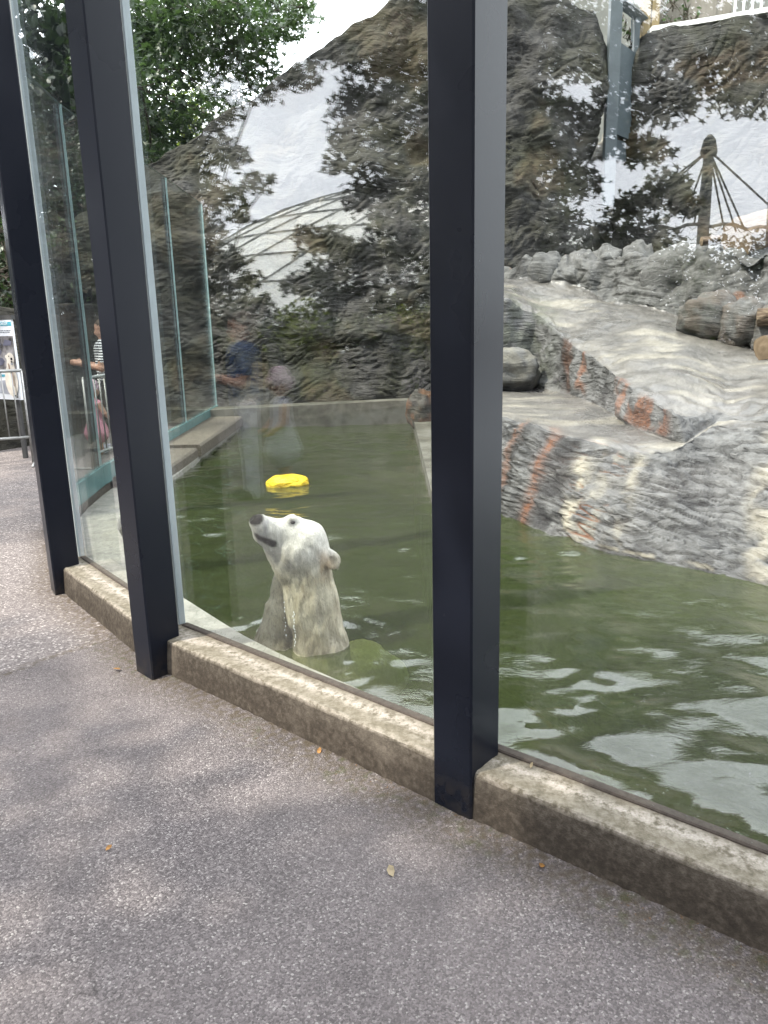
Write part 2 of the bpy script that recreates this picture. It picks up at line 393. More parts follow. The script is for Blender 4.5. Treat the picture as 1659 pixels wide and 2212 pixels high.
# far structures
simple('dome_panel', (.90, .90, .82), .35, .06, .25)
simple('dome_rib', (.26, .265, .25), .5)
simple('mast_steel', (.055, .06, .06), .5)
simple('white_render', (.55, .55, .52), .8, .1, 3)
simple('board_white', (.62, .64, .66), .45, .03)
simple('board_back', (.05, .05, .05), .6)
simple('print_teal', (.06, .26, .33), .45, .05)
simple('print_ink', (.07, .08, .10), .5, .1)
simple('print_white', (.78, .80, .80), .45, .03)
simple('print_grey', (.30, .31, .34), .45, .3, 6)
simple('print_shade', (.12, .12, .16), .45, .3, 6)
simple('print_rock', (.20, .19, .19), .45, .9, 7)
simple('print_rock_pale', (.36, .33, .28), .45, .5, 9)
simple('print_fur', (.62, .57, .49), .45, .15, 12)
simple('print_fur_dark', (.30, .22, .17), .45, .2, 12)
simple('print_black', (.015, .015, .018), .45)
# people
simple('skin', (.42, .24, .17), .5, .1, 8)
simple('hair_brown', (.05, .032, .02), .5, .4, 40)
simple('cloth_pink', (.55, .25, .30), .85, .12, 12)
simple('cloth_hat', (.42, .30, .34), .85, .15, 14)
simple('cloth_blue', (.028, .06, .14), .85, .15, 12)
simple('cloth_dark', (.025, .026, .032), .85, .2, 12)
simple('cloth_grey', (.45, .45, .50), .85, .15, 12)
t = NT('cloth_stripe'); z = t.n('SeparateXYZ', {0: t.coord()}).outputs[2]
sv = t.math('SINE', t.math('MULTIPLY', z, 2 * math.pi / .032)); t.pbr(t.mix(t.rng(sv, -.15, .15), (.02, .022, .03), (.66, .66, .66)), .85); M['cloth_stripe'] = t.m

# ------------------------------------------------------------------ implicit surfaces (bodies)
def capsule(P, a, b, ra, rb):
    a = np.array(a, float); b = np.array(b, float); ab = b - a
    t = np.clip(((P - a) @ ab) / (ab @ ab), 0, 1)
    return np.linalg.norm(P - a - t[..., None] * ab, axis=-1) - (ra + (rb - ra) * t)
def ellips(P, c, r, R=None):
    q = P - np.array(c, float)
    if R is not None: q = q @ np.array(R)
    r = np.array(r, float); k0 = np.linalg.norm(q / r, axis=-1); k1 = np.linalg.norm(q / (r * r), axis=-1)
    return k0 * (k0 - 1.0) / (k1 + 1e-9)
def smin(a, b, k):
    h = np.clip(.5 + .5 * (b - a) / k, 0, 1); return b * (1 - h) + a * h - k * h * (1 - h)
def smax(a, b, k): return -smin(-a, -b, k)
def nets(fun, lo, hi, h):
    lo = np.array(lo, float); n = np.ceil((np.array(hi) - lo) / h).astype(int) + 1
    ax = [lo[i] + h * np.arange(n[i]) for i in range(3)]
    G = np.stack(np.meshgrid(*ax, indexing='ij'), -1); Fv = fun(G.reshape(-1, 3)).reshape(n)
    ins = Fv < 0; cn = tuple(n - 1); acc = np.zeros(cn + (3,)); cnt = np.zeros(cn)
    for ax_ in range(3):
        for o1 in (0, 1):
            for o2 in (0, 1):
                o = [0, 0, 0]; oth = [i for i in range(3) if i != ax_]; o[oth[0]] = o1; o[oth[1]] = o2
                s0 = tuple(slice(o[i], o[i] + cn[i]) for i in range(3)); o[ax_] = 1
                s1 = tuple(slice(o[i], o[i] + cn[i]) for i in range(3)); o[ax_] = 0
                f0, f1 = Fv[s0], Fv[s1]; cr = (f0 < 0) != (f1 < 0); tt = np.where(cr, f0 / np.where(cr, f0 - f1, 1), 0)
                for i in range(3): acc[..., i] += np.where(cr, (tt if i == ax_ else o[i]), 0)
                cnt += cr
    act = cnt > 0; idx = -np.ones(cn, int); idx[act] = np.arange(act.sum())
    I = np.argwhere(act); V = lo + h * (I + acc[act] / cnt[act][:, None])
    Q = []
    for ax_ in range(3):
        o1, o2 = [i for i in range(3) if i != ax_]
        if ax_ == 1: o1, o2 = o2, o1
        s0 = [slice(1, cn[i]) for i in range(3)]; s0[ax_] = slice(0, cn[ax_]); s1 = list(s0); s1[ax_] = slice(1, cn[ax_] + 1)
        a, b = ins[tuple(s0)], ins[tuple(s1)]
        for flip, msk in ((0, a & ~b), (1, ~a & b)):
            J = np.argwhere(msk)
            if not len(J): continue
            J = J + np.array([0 if i == ax_ else 1 for i in range(3)])
            def ci(d1, d2):
                K = J.copy(); K[:, o1] -= d1; K[:, o2] -= d2; return idx[K[:, 0], K[:, 1], K[:, 2]]
            q = np.stack([ci(1, 1), ci(0, 1), ci(0, 0), ci(1, 0)], 1)
            Q.append(q[:, ::-1] if flip else q)
    Q = np.concatenate(Q); Q = Q[(Q >= 0).all(1)]
    return V, Q
def vsmooth(V, Q, it=2, lam=.5):
    E = np.concatenate([Q[:, [i, (i + 1) % 4]] for i in range(4)])
    for _ in range(it):
        s = np.zeros_like(V); c = np.zeros(len(V))
        for a, b in ((0, 1), (1, 0)):
            np.add.at(s, E[:, a], V[E[:, b]]); np.add.at(c, E[:, a], 1)
        V = V + lam * (s / np.maximum(c, 1)[:, None] - V)
    return V
def vnormals(V, Q):
    n = np.cross(V[Q[:, 2]] - V[Q[:, 0]], V[Q[:, 3 if Q.shape[1] > 3 else 1]] - V[Q[:, 1 if Q.shape[1] > 3 else 0]])
    N = np.zeros_like(V)
    for i in range(Q.shape[1]): np.add.at(N, Q[:, i], n)
    return N / (np.linalg.norm(N, axis=1)[:, None] + 1e-12)

# ================================================================== THE SETTING
WATER_Z, KERB_H, GLASS_H = 0.05, 0.17, 3.25
# line of the glass, from the near side round to the far end of the pool
NODES = np.array([(3.97, -.83), (2.73, .21), (1.49, 1.25), (.258, 2.29), (-.955, 3.36), (-1.85, 4.50), (-2.40, 5.83), (-2.49, 6.70), (-2.50, 8.35), (-2.505, 9.85), (-2.54, 11.93)])
def offs(poly, d):
    """offset an open polyline to its outer (visitor) side by d"""
    out = []
    for i in range(len(poly)):
        a = poly[max(i - 1, 0)]; b = poly[min(i + 1, len(poly) - 1)]; tt = (b - a) / np.linalg.norm(b - a)
        nn = np.array([-tt[1], tt[0]]); nn = -nn if nn @ np.array([-.6, -.6]) < 0 and i < 6 else nn
        if i >= 6: nn = np.array([-abs(nn[0]), nn[1] if nn[0] < 0 else -nn[1]])
        out.append(poly[i] + nn * d)
    return np.array(out)
KERB_OUT = offs(NODES, .155)

# ---- ground (asphalt path), a sheet with the enclosure left open
hole = [tuple(p) for p in offs(NODES, .10)] + [(-2.62, 15.0), (14.0, 15.0), (14.0, -.9)]
def ring(r):
    return [(-r, -r), (r, -r), (r, r), (-r, r)]
def sheet(name, outer, holes, z, mat, parent=None):
    loops = [[Vector((x, y, 0)) for x, y in outer]] + [[Vector((x, y, 0)) for x, y in hh] for hh in holes]
    pts = [p for l in loops for p in l]; tri = tessellate_polygon(loops)
    V = np.array([(p.x, p.y, z) for p in pts]); Fc = []
    for f in tri:
        a, b, c = (V[i] for i in f); Fc.append(f if np.cross(b - a, c - a)[2] > 0 else f[::-1])
    return mesh_np(name, V, Fc, mat, parent)
def pol_dist(P, poly):
    d = np.full(len(P), 1e9)
    for a, b in zip(poly[:-1], poly[1:]):
        ab = b - a; tt = np.clip(((P - a) @ ab) / (ab @ ab), 0, 1); d = np.minimum(d, np.linalg.norm(P - a - tt[:, None] * ab, axis=1))
    return d
def inside(P, poly):
    poly = np.asarray(poly); c = np.zeros(len(P), bool); j = len(poly) - 1
    for i in range(len(poly)):
        xi, yi = poly[i]; xj, yj = poly[j]
        if yi != yj: c ^= ((yi > P[:, 1]) != (yj > P[:, 1])) & (P[:, 0] < (xj - xi) * (P[:, 1] - yi) / (yj - yi) + xi)
        j = i
    return c
ground = sheet('ground', ring(400), [hole], -.012, M['asphalt']); tag(ground, 'wide asphalt ground round the enclosure', 'ground', kind='structure')
# the visible path in finer pieces so that it can undulate and carry dirt along the plinth
xs = np.arange(-9, 5.01, .05); ys = np.arange(-3.0, 12.01, .05)
X, Y = np.meshgrid(xs, ys, indexing='ij'); P2 = np.stack([X.ravel(), Y.ravel()], 1)
d_k = pol_dist(P2, KERB_OUT)
Zp = .004 * pn(np.column_stack([P2 * .8, np.zeros(len(P2))])) + .002 * pn(np.column_stack([P2 * 3, np.zeros(len(P2))])) + .012 * np.exp(-d_k / .05)
V = np.column_stack([P2, Zp]); nx, ny = len(xs), len(ys)
ii, jj = np.meshgrid(np.arange(nx - 1), np.arange(ny - 1), indexing='ij'); b = (ii * ny + jj).ravel()
Q = np.stack([b, b + ny, b + ny + 1, b + 1], 1)
cen = V[Q].mean(1)[:, :2]; okq = ~inside(cen, hole)
# seam of the paler tarmac: a line running from the plinth to the left
sa = gz(0, 1458)[:2]; sb = gz(196, 1392)[:2]; sd = (sb - sa) / np.linalg.norm(sb - sa)
side = (cen - sa) @ np.array([-sd[1], sd[0]]) + .02 * pn(np.column_stack([cen * 4, np.zeros(len(cen))]))
far = side > 0
# dirt masks
dn = sst(-d_k, -.24, -.02) * .95; ms = sst(-d_k, -.22, -.06) * sst(pn(np.column_stack([P2 * 2.3, np.ones(len(P2))])), -.05, .25)
seamd = np.abs((P2 - sa) @ np.array([-sd[1], sd[0]]) + .02 * pn(np.column_stack([P2 * 4, np.zeros(len(P2))])))
dn = np.maximum(dn, .9 * sst(-seamd, -.035, -.004) * (P2[:, 1] < 4.6))
def path_piece(name, q, mat, label):
    used = np.unique(q); mp = -np.ones(len(V), int); mp[used] = np.arange(len(used))
    o = mesh_np(name, V[used], mp[q], mat, smooth=True); set_color(o, 'dirt', np.stack([dn[used], ms[used], 0 * dn[used]], 1))
    tag(o, label, 'path', kind='structure'); return o
path_piece('path', Q[okq & ~far], M['asphalt'], 'grey chip asphalt path in front of the plinth')
path_piece('path_patch', Q[okq & far], M['tarmac_patch'], 'paler older tarmac beyond the seam')

# ---- pool: floor, ledge along the glass, far kerb, right wall
LEDGE_IN = np.array([(3.9, -.62), (2.9, .22), (1.62, 1.27), (.95, 1.80), (.40, 2.28), (.17, 2.50), (-.10, 2.78), (-.39, 3.06), (-.68, 3.38), (-1.10, 3.93), (-1.45, 4.50), (-1.76, 5.05), (-1.93, 5.40), (-2.03, 5.75), (-2.02, 6.20), (-2.04, 7.0), (-2.07, 8.6), (-2.065, 10.0), (-2.065, 11.2)])
def strip_solid(name, inner, outer, z0, z1, mat, nseg=1, parent=None, noise=.0, bev=.012):
    """solid between two polylines with equal point counts; rounded inner top edge"""
    V = []; k = len(inner)
    for i in range(k):
        a, b = np.array(inner[i]), np.array(outer[i]); e = (b - a) / (np.linalg.norm(b - a) + 1e-9)
        V += [(*a, z0), (*a, z1 - bev), (*(a + e * bev), z1), (*(b - e * bev), z1), (*b, z1 - bev), (*b, z0)]
    Fc = []
    for i in range(k - 1):
        for j in range(5): Fc.append((i * 6 + j, i * 6 + j + 1, i * 6 + 7 + j, i * 6 + 6 + j))
    Fc.append((0, 1, 2, 3, 4, 5)); o_ = (k - 1) * 6; Fc.append((o_ + 5, o_ + 4, o_ + 3, o_ + 2, o_ + 1, o_))
    return mesh_np(name, V, Fc, mat, parent)
def resample(poly, n):
    poly = np.asarray(poly, float); s = np.concatenate([[0], np.cumsum(np.linalg.norm(np.diff(poly, axis=0), axis=1))])
    tt = np.linspace(0, s[-1], n); return np.stack([np.interp(tt, s, poly[:, i]) for i in range(poly.shape[1])], 1)
tag(sheet('pool_floor', ring(1), [], -1.4, M['pool_floor']), 'dark green floor under the pool water', 'pool floor', kind='structure')
pf = bpy.data.objects['pool_floor']; pf.scale = (9, 9, 1); pf.location = (3, 6, 0)
# ledge: pair each glass sample with the nearest ledge sample by arclength
lg_in = resample(LEDGE_IN, 60); lg_out = resample(offs(NODES, -.012), 60)
lo_pts = []
gl_line = resample(offs(NODES, -.014), 600)
last = 0
for p in lg_in:
    dd = np.linalg.norm(gl_line - p, axis=1); dd[:last] = 9; j = int(np.argmin(dd)); last = j; lo_pts.append(gl_line[j])
ledge = strip_solid('pool_ledge', lg_in, np.array(lo_pts), -1.3, .105, M['ledge_concrete']); tag(ledge, 'pale concrete ledge between glass and water', 'ledge', kind='structure')
# taller kerb on the far left in front of the far panes, in two blocks
kk = empty('pool_kerb', (-2.3, 9, 0), 'weathered concrete kerb below the far glass panes', 'kerb', kind='structure')
o = strip_solid('block', [(-2.06, 6.9), (-2.062, 8.52)], [(-2.47, 6.9), (-2.485, 8.52)], .1, .205, M['plinth_concrete'], bev=.02); o.parent = kk; o.matrix_parent_inverse = kk.matrix_world.inverted()
o.location = Vector((0, 0, 0)) 
o2 = strip_solid('block', [(-2.035, 8.56), (-2.04, 11.3)], [(-2.485, 8.56), (-2.52, 11.3)], .1, .235, M['plinth_concrete'], bev=.02)
for ob in (o, o2):
    ob.parent = kk; ob.matrix_parent_inverse = Matrix.Translation((2.3, -9, 0))
    n_ = len(ob.data.vertices); set_color(ob, 'wear', np.tile([[.55, .15, .1]], (n_, 1)))
fk = MB()
fk.hexa([(-2.62, 11.30, -1.3), (.60, 11.42, -1.3), (.60, 11.75, -1.3), (-2.62, 11.75, -1.3), (-2.62, 11.30, .33), (.60, 11.42, .40), (.60, 11.75, .40), (-2.62, 11.75, .33)])
tag(fk.build('pool_end_wall', M['pool_wall_concrete']), 'low stained concrete wall closing the far end of the pool', 'pool wall', kind='structure')
rk = MB()
rk.hexa([(.40, 6.0, -1.3), (.85, 6.0, -1.3), (.95, 11.42, -1.3), (.455, 11.42, -1.3), (.39, 6.0, .16), (.85, 6.0, .16), (.95, 11.42, .22), (.45, 11.42, .22)])
tag(rk.build('pool_side_wall', M['pool_wall_concrete']), 'low concrete wall along the right side of the pool', 'pool wall', kind='structure')

# ---- water: real wavelets, clipped to the pool
xs = np.arange(-2.6, 5.0, .028); ys = np.arange(-.8, 11.6, .028)
X, Y = np.meshgrid(xs, ys, indexing='ij'); nx, ny = X.shape
P3 = np.stack([X.ravel(), Y.ravel(), np.zeros(X.size)], 1)
_c, _s = math.cos(rad(38)), math.sin(rad(38)); PR = np.stack([P3[:, 0] * _c + P3[:, 1] * _s, -P3[:, 0] * _s + P3[:, 1] * _c, P3[:, 2]], 1)
PR[:, :2] += .22 * np.stack([pn(P3 * 1.4 + 5), pn(P3 * 1.4 + 15)], 1)
wz = .024 * pn(PR * np.array([3.0, 1.5, 1])) + .016 * pn(P3 * np.array([3.5, 4.6, 1]) + 3.1) + .0065 * pn(P3 * np.array([8, 12, 1]) + 7.7) + .0030 * (1 - 2 * np.abs(pn(P3 * np.array([11, 18, 1]) + 9.7)))
calm = sst(fbm(P3 * .55 + 2.2, 2), -.35, .35); wz *= .45 + .75 * calm
# rings round the bear
bx, by = -.38, 3.33
rr = np.hypot(P3[:, 0] - bx, P3[:, 1] - by); wz += .009 * np.sin(rr * 58) * np.exp(-((rr - .30) / .22) ** 2) * (.6 + .8 * pn(P3 * 3.0))
near = sst(-P3[:, 1], -2.4, -1.4) * sst(P3[:, 0], .3, 1.2); wz *= 1 - .55 * near
V = np.column_stack([P3[:, :2], WATER_Z + wz])
ii, jj = np.meshgrid(np.arange(nx - 1), np.arange(ny - 1), indexing='ij'); b = (ii * ny + jj).ravel()
Q = np.stack([b, b + ny, b + ny + 1, b + 1], 1); cen = V[Q].mean(1)[:, :2]
wpoly = [tuple(p) for p in offs(NODES, -.05)[:-1]] + [(-2.55, 11.5), (5.5, 11.5), (5.5, -.9)]
Q = Q[inside(cen, wpoly)]; used = np.unique(Q); mp = -np.ones(len(V), int); mp[used] = np.arange(len(used))
tag(mesh_np('water', V[used], mp[Q], M['pool_water'], smooth=True), 'murky green pool water with small waves', 'water', kind='structure')

m = MB(); m.box((1.5, 5.4, -.66), (7.0, 11.6, 1.28)); tag(m.build('water_depth', M['murky_volume']), 'murky depth of the pool water', 'water', kind='structure')
# ================================================================== GLASS BARRIER
barrier = empty('glass_barrier', (NODES[4][0], NODES[4][1], 0), 'curved glass barrier with dark steel posts on a concrete plinth', 'glass barrier')
def adopt(o, parent):
    o.parent = parent; o.matrix_parent_inverse = Matrix.Translation(-Vector(parent.location)); return o
# plinth, one block per bay, outer face bowed slightly
def plinth(a_in, b_in, a_out, b_out, n=26):
    V = []; Fc = []; W = []
    prof_n = 12
    for i in range(n + 1):
        s = i / n; pi = a_in + (b_in - a_in) * s; po = a_out + (b_out - a_out) * s; e = (po - pi); L = np.linalg.norm(e); e = e / L
        nz = lambda k, amp: amp * float(pn(np.array([[po[0] * 7, po[1] * 7, k * 3.7]]))[0])
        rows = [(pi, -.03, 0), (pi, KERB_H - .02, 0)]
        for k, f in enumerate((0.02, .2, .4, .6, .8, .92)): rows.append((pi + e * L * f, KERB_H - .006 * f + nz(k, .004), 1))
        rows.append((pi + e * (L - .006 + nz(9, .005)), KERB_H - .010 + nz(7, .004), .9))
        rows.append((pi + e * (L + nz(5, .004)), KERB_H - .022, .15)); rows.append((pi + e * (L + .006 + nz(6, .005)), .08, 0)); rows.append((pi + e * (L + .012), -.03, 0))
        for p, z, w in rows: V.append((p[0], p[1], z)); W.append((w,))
    m = len(rows)
    for i in range(n):
        for j in range(m - 1): Fc.append((i * m + j, i * m + j + 1, (i + 1) * m + j + 1, (i + 1) * m + j))
    Fc.append(tuple(range(m - 1, -1, -1))); Fc.append(tuple(n * m + j for j in range(m)))
    o = mesh_np('plinth', V, Fc, M['plinth_concrete'], smooth=False); V = np.array(V)
    fr = np.tile(np.array([0, 0, .02, .2, .4, .6, .8, .92, .97, 1, 1, 1]), n + 1)
    nn = pn(np.column_stack([V[:, :2] * 9, np.zeros(len(V))])); n4 = pn(np.column_stack([V[:, :2] * 3, np.ones(len(V))]))
    pale = np.exp(-((fr - .42 - .22 * nn - .1 * n4) / .16) ** 2) + .55 * np.exp(-((fr - .97) / .06) ** 2)
    dark = sst(-fr, -.24, -.08)
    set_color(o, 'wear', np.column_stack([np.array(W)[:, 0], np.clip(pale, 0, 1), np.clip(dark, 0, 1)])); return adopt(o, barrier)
for i in range(len(NODES) - 1):
    if i < 6: plinth(NODES[i], NODES[i + 1], KERB_OUT[i], KERB_OUT[i + 1])
# on the far stretch the plinth is plain
for i in range(6, len(NODES) - 1):
    o = strip_solid('plinth', [NODES[i], NODES[i + 1]], [KERB_OUT[i], KERB_OUT[i + 1]], -.03, KERB_H - .002, M['plinth_concrete'])
    set_color(o, 'wear', np.tile([[.5, .2, .2]], (len(o.data.vertices), 1))); adopt(o, barrier)
def rect_prism(name, c, tdir, w, ddir, dep, z0, z1, mat, bev=.006, parent=None):
    rz = math.atan2(tdir[1], tdir[0]); m = MB(); m.box((0, 0, (z0 + z1) / 2), (w, dep, z1 - z0), 0, bev)
    o = m.build(name, mat); o.location = (c[0], c[1], 0); o.rotation_euler = (0, 0, rz); return o
def post(front_mid, ang, w=.148, d=.150, z0=-.02):
    td = np.array([math.cos(rad(ang)), -math.sin(rad(ang))]); dd = np.array([-td[1], td[0]])
    c = np.array(front_mid) + dd * d / 2
    o = rect_prism('post', c, td, w, dd, d, z0, GLASS_H + .02, M['post_paint']); adopt(o, barrier); return td, dd
post((.190, 2.125), 42.5); post((-1.085, 3.165), 45)
post((-1.965, 4.315), 58, z0=-.02); post((-2.615, 5.80), 76, z0=-.02)
post((1.40, 1.08), 40); post((2.64, .04), 40)
for k in (7, 8, 9):
    o = rect_prism('joint', NODES[k] + np.array([-.03, 0]), (0, 1), .03, (1, 0), .05, KERB_H, GLASS_H, M['black_gasket'], .004); adopt(o, barrier)
TH = .022
def pane(a, b, z0, far=False):
    a = np.array(a); b = np.array(b); tt = (b - a) / np.linalg.norm(b - a); L = np.linalg.norm(b - a)
    nn = np.array([-tt[1], tt[0]]); g_ = .008
    a2 = a + tt * g_; b2 = b - tt * g_
    P = [(*(a2 - nn * TH / 2), z0), (*(b2 - nn * TH / 2), z0), (*(b2 + nn * TH / 2), z0), (*(a2 + nn * TH / 2), z0)]
    P += [(x, y, GLASS_H) for x, y, _ in P]
    o = mesh_np('glass_pane', P, [(3, 2, 1, 0), (4, 5, 6, 7), (0, 1, 5, 4), (1, 2, 6, 5), (2, 3, 7, 6), (3, 0, 4, 7)], mats=[M['glass'], M['glass_edge']], midx=[1, 1, 0, 1, 0, 1])
    adopt(o, barrier); return o
for i in range(len(NODES) - 1):
    a, b2 = NODES[i], NODES[i + 1]
    pane(a, b2, KERB_H - .012 if i < 6 else .30)
    if i < 6 and i > 0:      # pale seal strip standing between pane and post on the near side of each post
        tt = (b2 - a) / np.linalg.norm(b2 - a); c = b2 if i != 2 else b2
        o = rect_prism('seal', c, tt, .020, (-tt[1], tt[0]), .036, KERB_H - .01, GLASS_H + .004, M['glass_seal'], .003); adopt(o, barrier)
for i in range(5, len(NODES) - 1):      # solid teal band painting in the refraction under the far panes
    a, b2 = NODES[i], NODES[i + 1]; tt = (b2 - a) / np.linalg.norm(b2 - a); c = (a + b2) / 2
    if i >= 6: o = rect_prism('refraction_band', c, tt, np.linalg.norm(b2 - a) - .01, (-tt[1], tt[0]), .045, KERB_H - .004, .34, M['refraction_band'], .004); adopt(o, barrier)
# dark mortar joint at the foot of the near panes
for i in range(0, 6):
    a, b2 = NODES[i], NODES[i + 1]; tt = (b2 - a) / np.linalg.norm(b2 - a); c = (a + b2) / 2 + np.array([tt[1], -tt[0]]) * 0.0
    o = rect_prism('bottom_seal', c, tt, np.linalg.norm(b2 - a) - .05, (-tt[1], tt[0]), .034, KERB_H - .02, KERB_H + .007, M['grout'], .004); adopt(o, barrier)

# ================================================================== ARTIFICIAL ROCK
def split_sheet(V, nu, nv, cuts, names, mats, parent, stain):
    """grid V (nu x nv); cut along v rows into parts that share their border rows"""
    G = V.reshape(nu, nv, 3); St = stain.reshape(nu, nv, 4)
    for (r0, r1), nm, mt in zip(cuts, names, mats):
        g_ = G[:, r0:r1 + 1]; m = r1 - r0 + 1
        ii, jj = np.meshgrid(np.arange(nu - 1), np.arange(m - 1), indexing='ij'); b = (ii * m + jj).ravel()
        q = np.stack([b, b + m, b + m + 1, b + 1], 1)
        o = mesh_np(nm, g_.reshape(-1, 3), q, mt, smooth=True); set_color(o, 'stain', St[:, r0:r1 + 1].reshape(-1, 4))
        adopt(o, parent)
def grid_from(ctrl, nu, nv, vpos, smooth_u=2, smooth_v=3):
    """ctrl: list of columns, each list of 3D rows"""
    A = np.array(ctrl, float); cu = np.linspace(0, 1, A.shape[0]); uu = np.linspace(0, 1, nu); vv = np.linspace(0, 1, nv)
    B = np.zeros((nu, A.shape[1], 3))
    for r in range(A.shape[1]):
        for k in range(3): B[:, r, k] = np.interp(uu, cu, A[:, r, k])
    G = np.zeros((nu, nv, 3))
    for i in range(nu):
        for k in range(3): G[i, :, k] = np.interp(vv, vpos, B[i, :, k])
    for _ in range(smooth_v): G[:, 1:-1] = .25 * G[:, :-2] + .5 * G[:, 1:-1] + .25 * G[:, 2:]
    for _ in range(smooth_u): G[1:-1] = .25 * G[:-2] + .5 * G[1:-1] + .25 * G[2:]
    return G
def gnormal(G):
    du = np.gradient(G, axis=0); dv = np.gradient(G, axis=1); n = np.cross(du, dv); return n / (np.linalg.norm(n, axis=-1)[..., None] + 1e-12)
def strata(P, sx=2.2, sz=11., tilt=.35, wamp=.9):
    w = np.stack([fbm(P * .55 + 11, 2), fbm(P * .55 + 23, 2), fbm(P * .55 + 37, 2)], -1) * wamp
    Q_ = P + w; z = Q_[:, 2] * math.cos(tilt) - Q_[:, 0] * math.sin(tilt); x = Q_[:, 0] * math.cos(tilt) + Q_[:, 2] * math.sin(tilt)
    q = np.stack([x * sx, Q_[:, 1] * sx, z * sz], -1)
    q2 = np.stack([x * sx * 1.7 + z * sz * .35, Q_[:, 1] * sx * 1.7, z * sz * .8 - x * sx * .9], -1)
    w2 = sst(fbm(P * 1.3 + 51, 2), -.25, .25)
    return (1 - w2) * (1 - 2 * np.abs(pn(q)) - .5 * np.abs(pn(q * 2.1 + 5))) + w2 * (.8 - 1.6 * np.abs(pn(q2 + 3)) - .7 * np.abs(pn(q2 * 2.3)))

def cracks(P, sx, sz, tilt, wamp, w=.15):
    wv_ = np.stack([fbm(P * 1.1 + 11, 2), fbm(P * 1.1 + 23, 2), fbm(P * 1.1 + 37, 2)], -1) * wamp; Q_ = P + wv_
    z_ = Q_[:, 2] * math.cos(tilt) - Q_[:, 0] * math.sin(tilt); x_ = Q_[:, 0] * math.cos(tilt) + Q_[:, 2] * math.sin(tilt)
    q = np.stack([x_ * sx, Q_[:, 1] * sx, z_ * sz], -1); gate = sst(fbm(P * 2.4 + 71, 2), -.45, .1)
    return gate * (1 - sst(np.abs(pn(q)), 0, w)) 
# --- main platform: columns run left to right, rows from under the water up to the ridge
plat = empty('rock_platform', (2.2, 5.5, 0), 'grey sprayed-concrete rock platform with stained bank, step and ridge', 'rock')
cols = []
def col(W, B, zB, S0, zS0, S1, R0, R0y, R1, W_mid=None):
    w = gz(*W, WATER_Z - .03); bt = gz(*B, zB); s0 = gz(*S0, zS0); s1 = at(*S1, s0[1] + .10); r0 = at(*R0, R0y); r1 = at(*R1, R0y + .22)
    out = np.array([-.81, -.585, 0]); w0 = w + out * .10; w0[2] = -1.3
    m1 = w * .62 + bt * .38 + out * .06; m2 = w * .25 + bt * .75 + out * .07
    tm = (s1 + r0) / 2; tm[2] -= .04
    bk = r1 + np.array([.1, .6, -.25]); bk2 = r1 + np.array([.3, 1.6, -.5])
    return [w0, w, m1, m2, bt, (bt + s0) / 2, s0, s1, tm, r0, r1, bk, bk2]
cols.append(col((985, 1092), (990, 895), .70, (1000, 842), .72, (985, 640), (1000, 600), 10.4, (1000, 575)))
cols.append(col((1085, 1127), (1085, 906), .70, (1085, 843), .72, (1088, 640), (1110, 600), 10.3, (1110, 578)))
cols.append(col((1160, 1152), (1160, 922), .69, (1150, 840), .72, (1160, 678), (1170, 606), 10.2, (1165, 566)))
cols.append(col((1240, 1180), (1240, 946), .66, (1225, 852), .72, (1228, 742), (1250, 622), 10.0, (1245, 560)))
cols.append(col((1320, 1201), (1320, 962), .63, (1290, 876), .70, (1295, 785), (1330, 650), 9.6, (1325, 552)))
cols.append(col((1400, 1222), (1395, 972), .61, (1370, 925), .66, (1372, 845), (1420, 672), 9.2, (1410, 552)))
cols.append(col((1500, 1243), (1465, 966), .62, (1476, 960), .63, (1462, 898), (1500, 690), 8.9, (1500, 542)))
cols.append(col((1600, 1265), (1545, 918), .72, (1552, 908), .735, (1560, 898), (1590, 715), 8.5, (1590, 545)))
cols.append(col((1700, 1288), (1660, 928), .74, (1668, 918), .75, (1672, 905), (1690, 740), 8.1, (1690, 540)))
cols.append(col((1900, 1335), (1850, 950), .74, (1860, 940), .75, (1868, 925), (1890, 760), 7.6, (1890, 545)))
cols.append(col((2150, 1400), (2090, 980), .74, (2100, 970), .75, (2110, 955), (2130, 790), 7.0, (2130, 560)))
vpos = [0, .05, .14, .23, .30, .37, .43, .50, .62, .75, .87, .93, 1]
nu, nv = 400, 370
G = grid_from(cols, nu, nv, vpos, 10, 3)
# gentler rounding where wanted (ridge), sharper at the step
N0 = gnormal(G); P = G.reshape(-1, 3); N = N0.reshape(-1, 3)
if N[:, 2].mean() < 0: N = -N
vv = np.tile(np.linspace(0, 1, nv), nu); uu = np.repeat(np.linspace(0, 1, nu), nv)
wb = sst(vv, .03, .08) * (1 - sst(vv, .28, .33)); wr = sst(vv, .72, .78); wf = 1 - np.clip(wb + wr, 0, 1)
st_b = strata(P, 3.2, 17, -.22, .09); st_r = strata(P, 2.5, 9, .1, .7)
ridge_l = fbm(P * np.array([2.4, 2.4, 1.2]) + 4, 3)
gr_b = np.maximum(cracks(P, 2.4, 17.0, -.16, .05, .17), .8 * cracks(P + 31., 3.4, 23.0, -.22, .05, .17)); gr_r = cracks(P, 2.2, 8, .1, .2)
disp = wb * (.010 * st_b - .020 * gr_b + .06 * fbm(P * 1.6, 3) + .018 * fbm(P * 8, 4)) + wr * (.018 * st_r - .022 * gr_r + .16 * ridge_l + .012 * fbm(P * 12, 3)) + wf * (.022 * fbm(P * 2.6, 4) + .004 * fbm(P * 22, 2))
stepw = sst(vv, .42, .44) * (1 - sst(vv, .52, .56)); disp += stepw * (.05 * fbm(P * 3.3 + 8, 3) + .012 * strata(P, 3, 10, .1, .4))
P = P + N * disp[:, None]
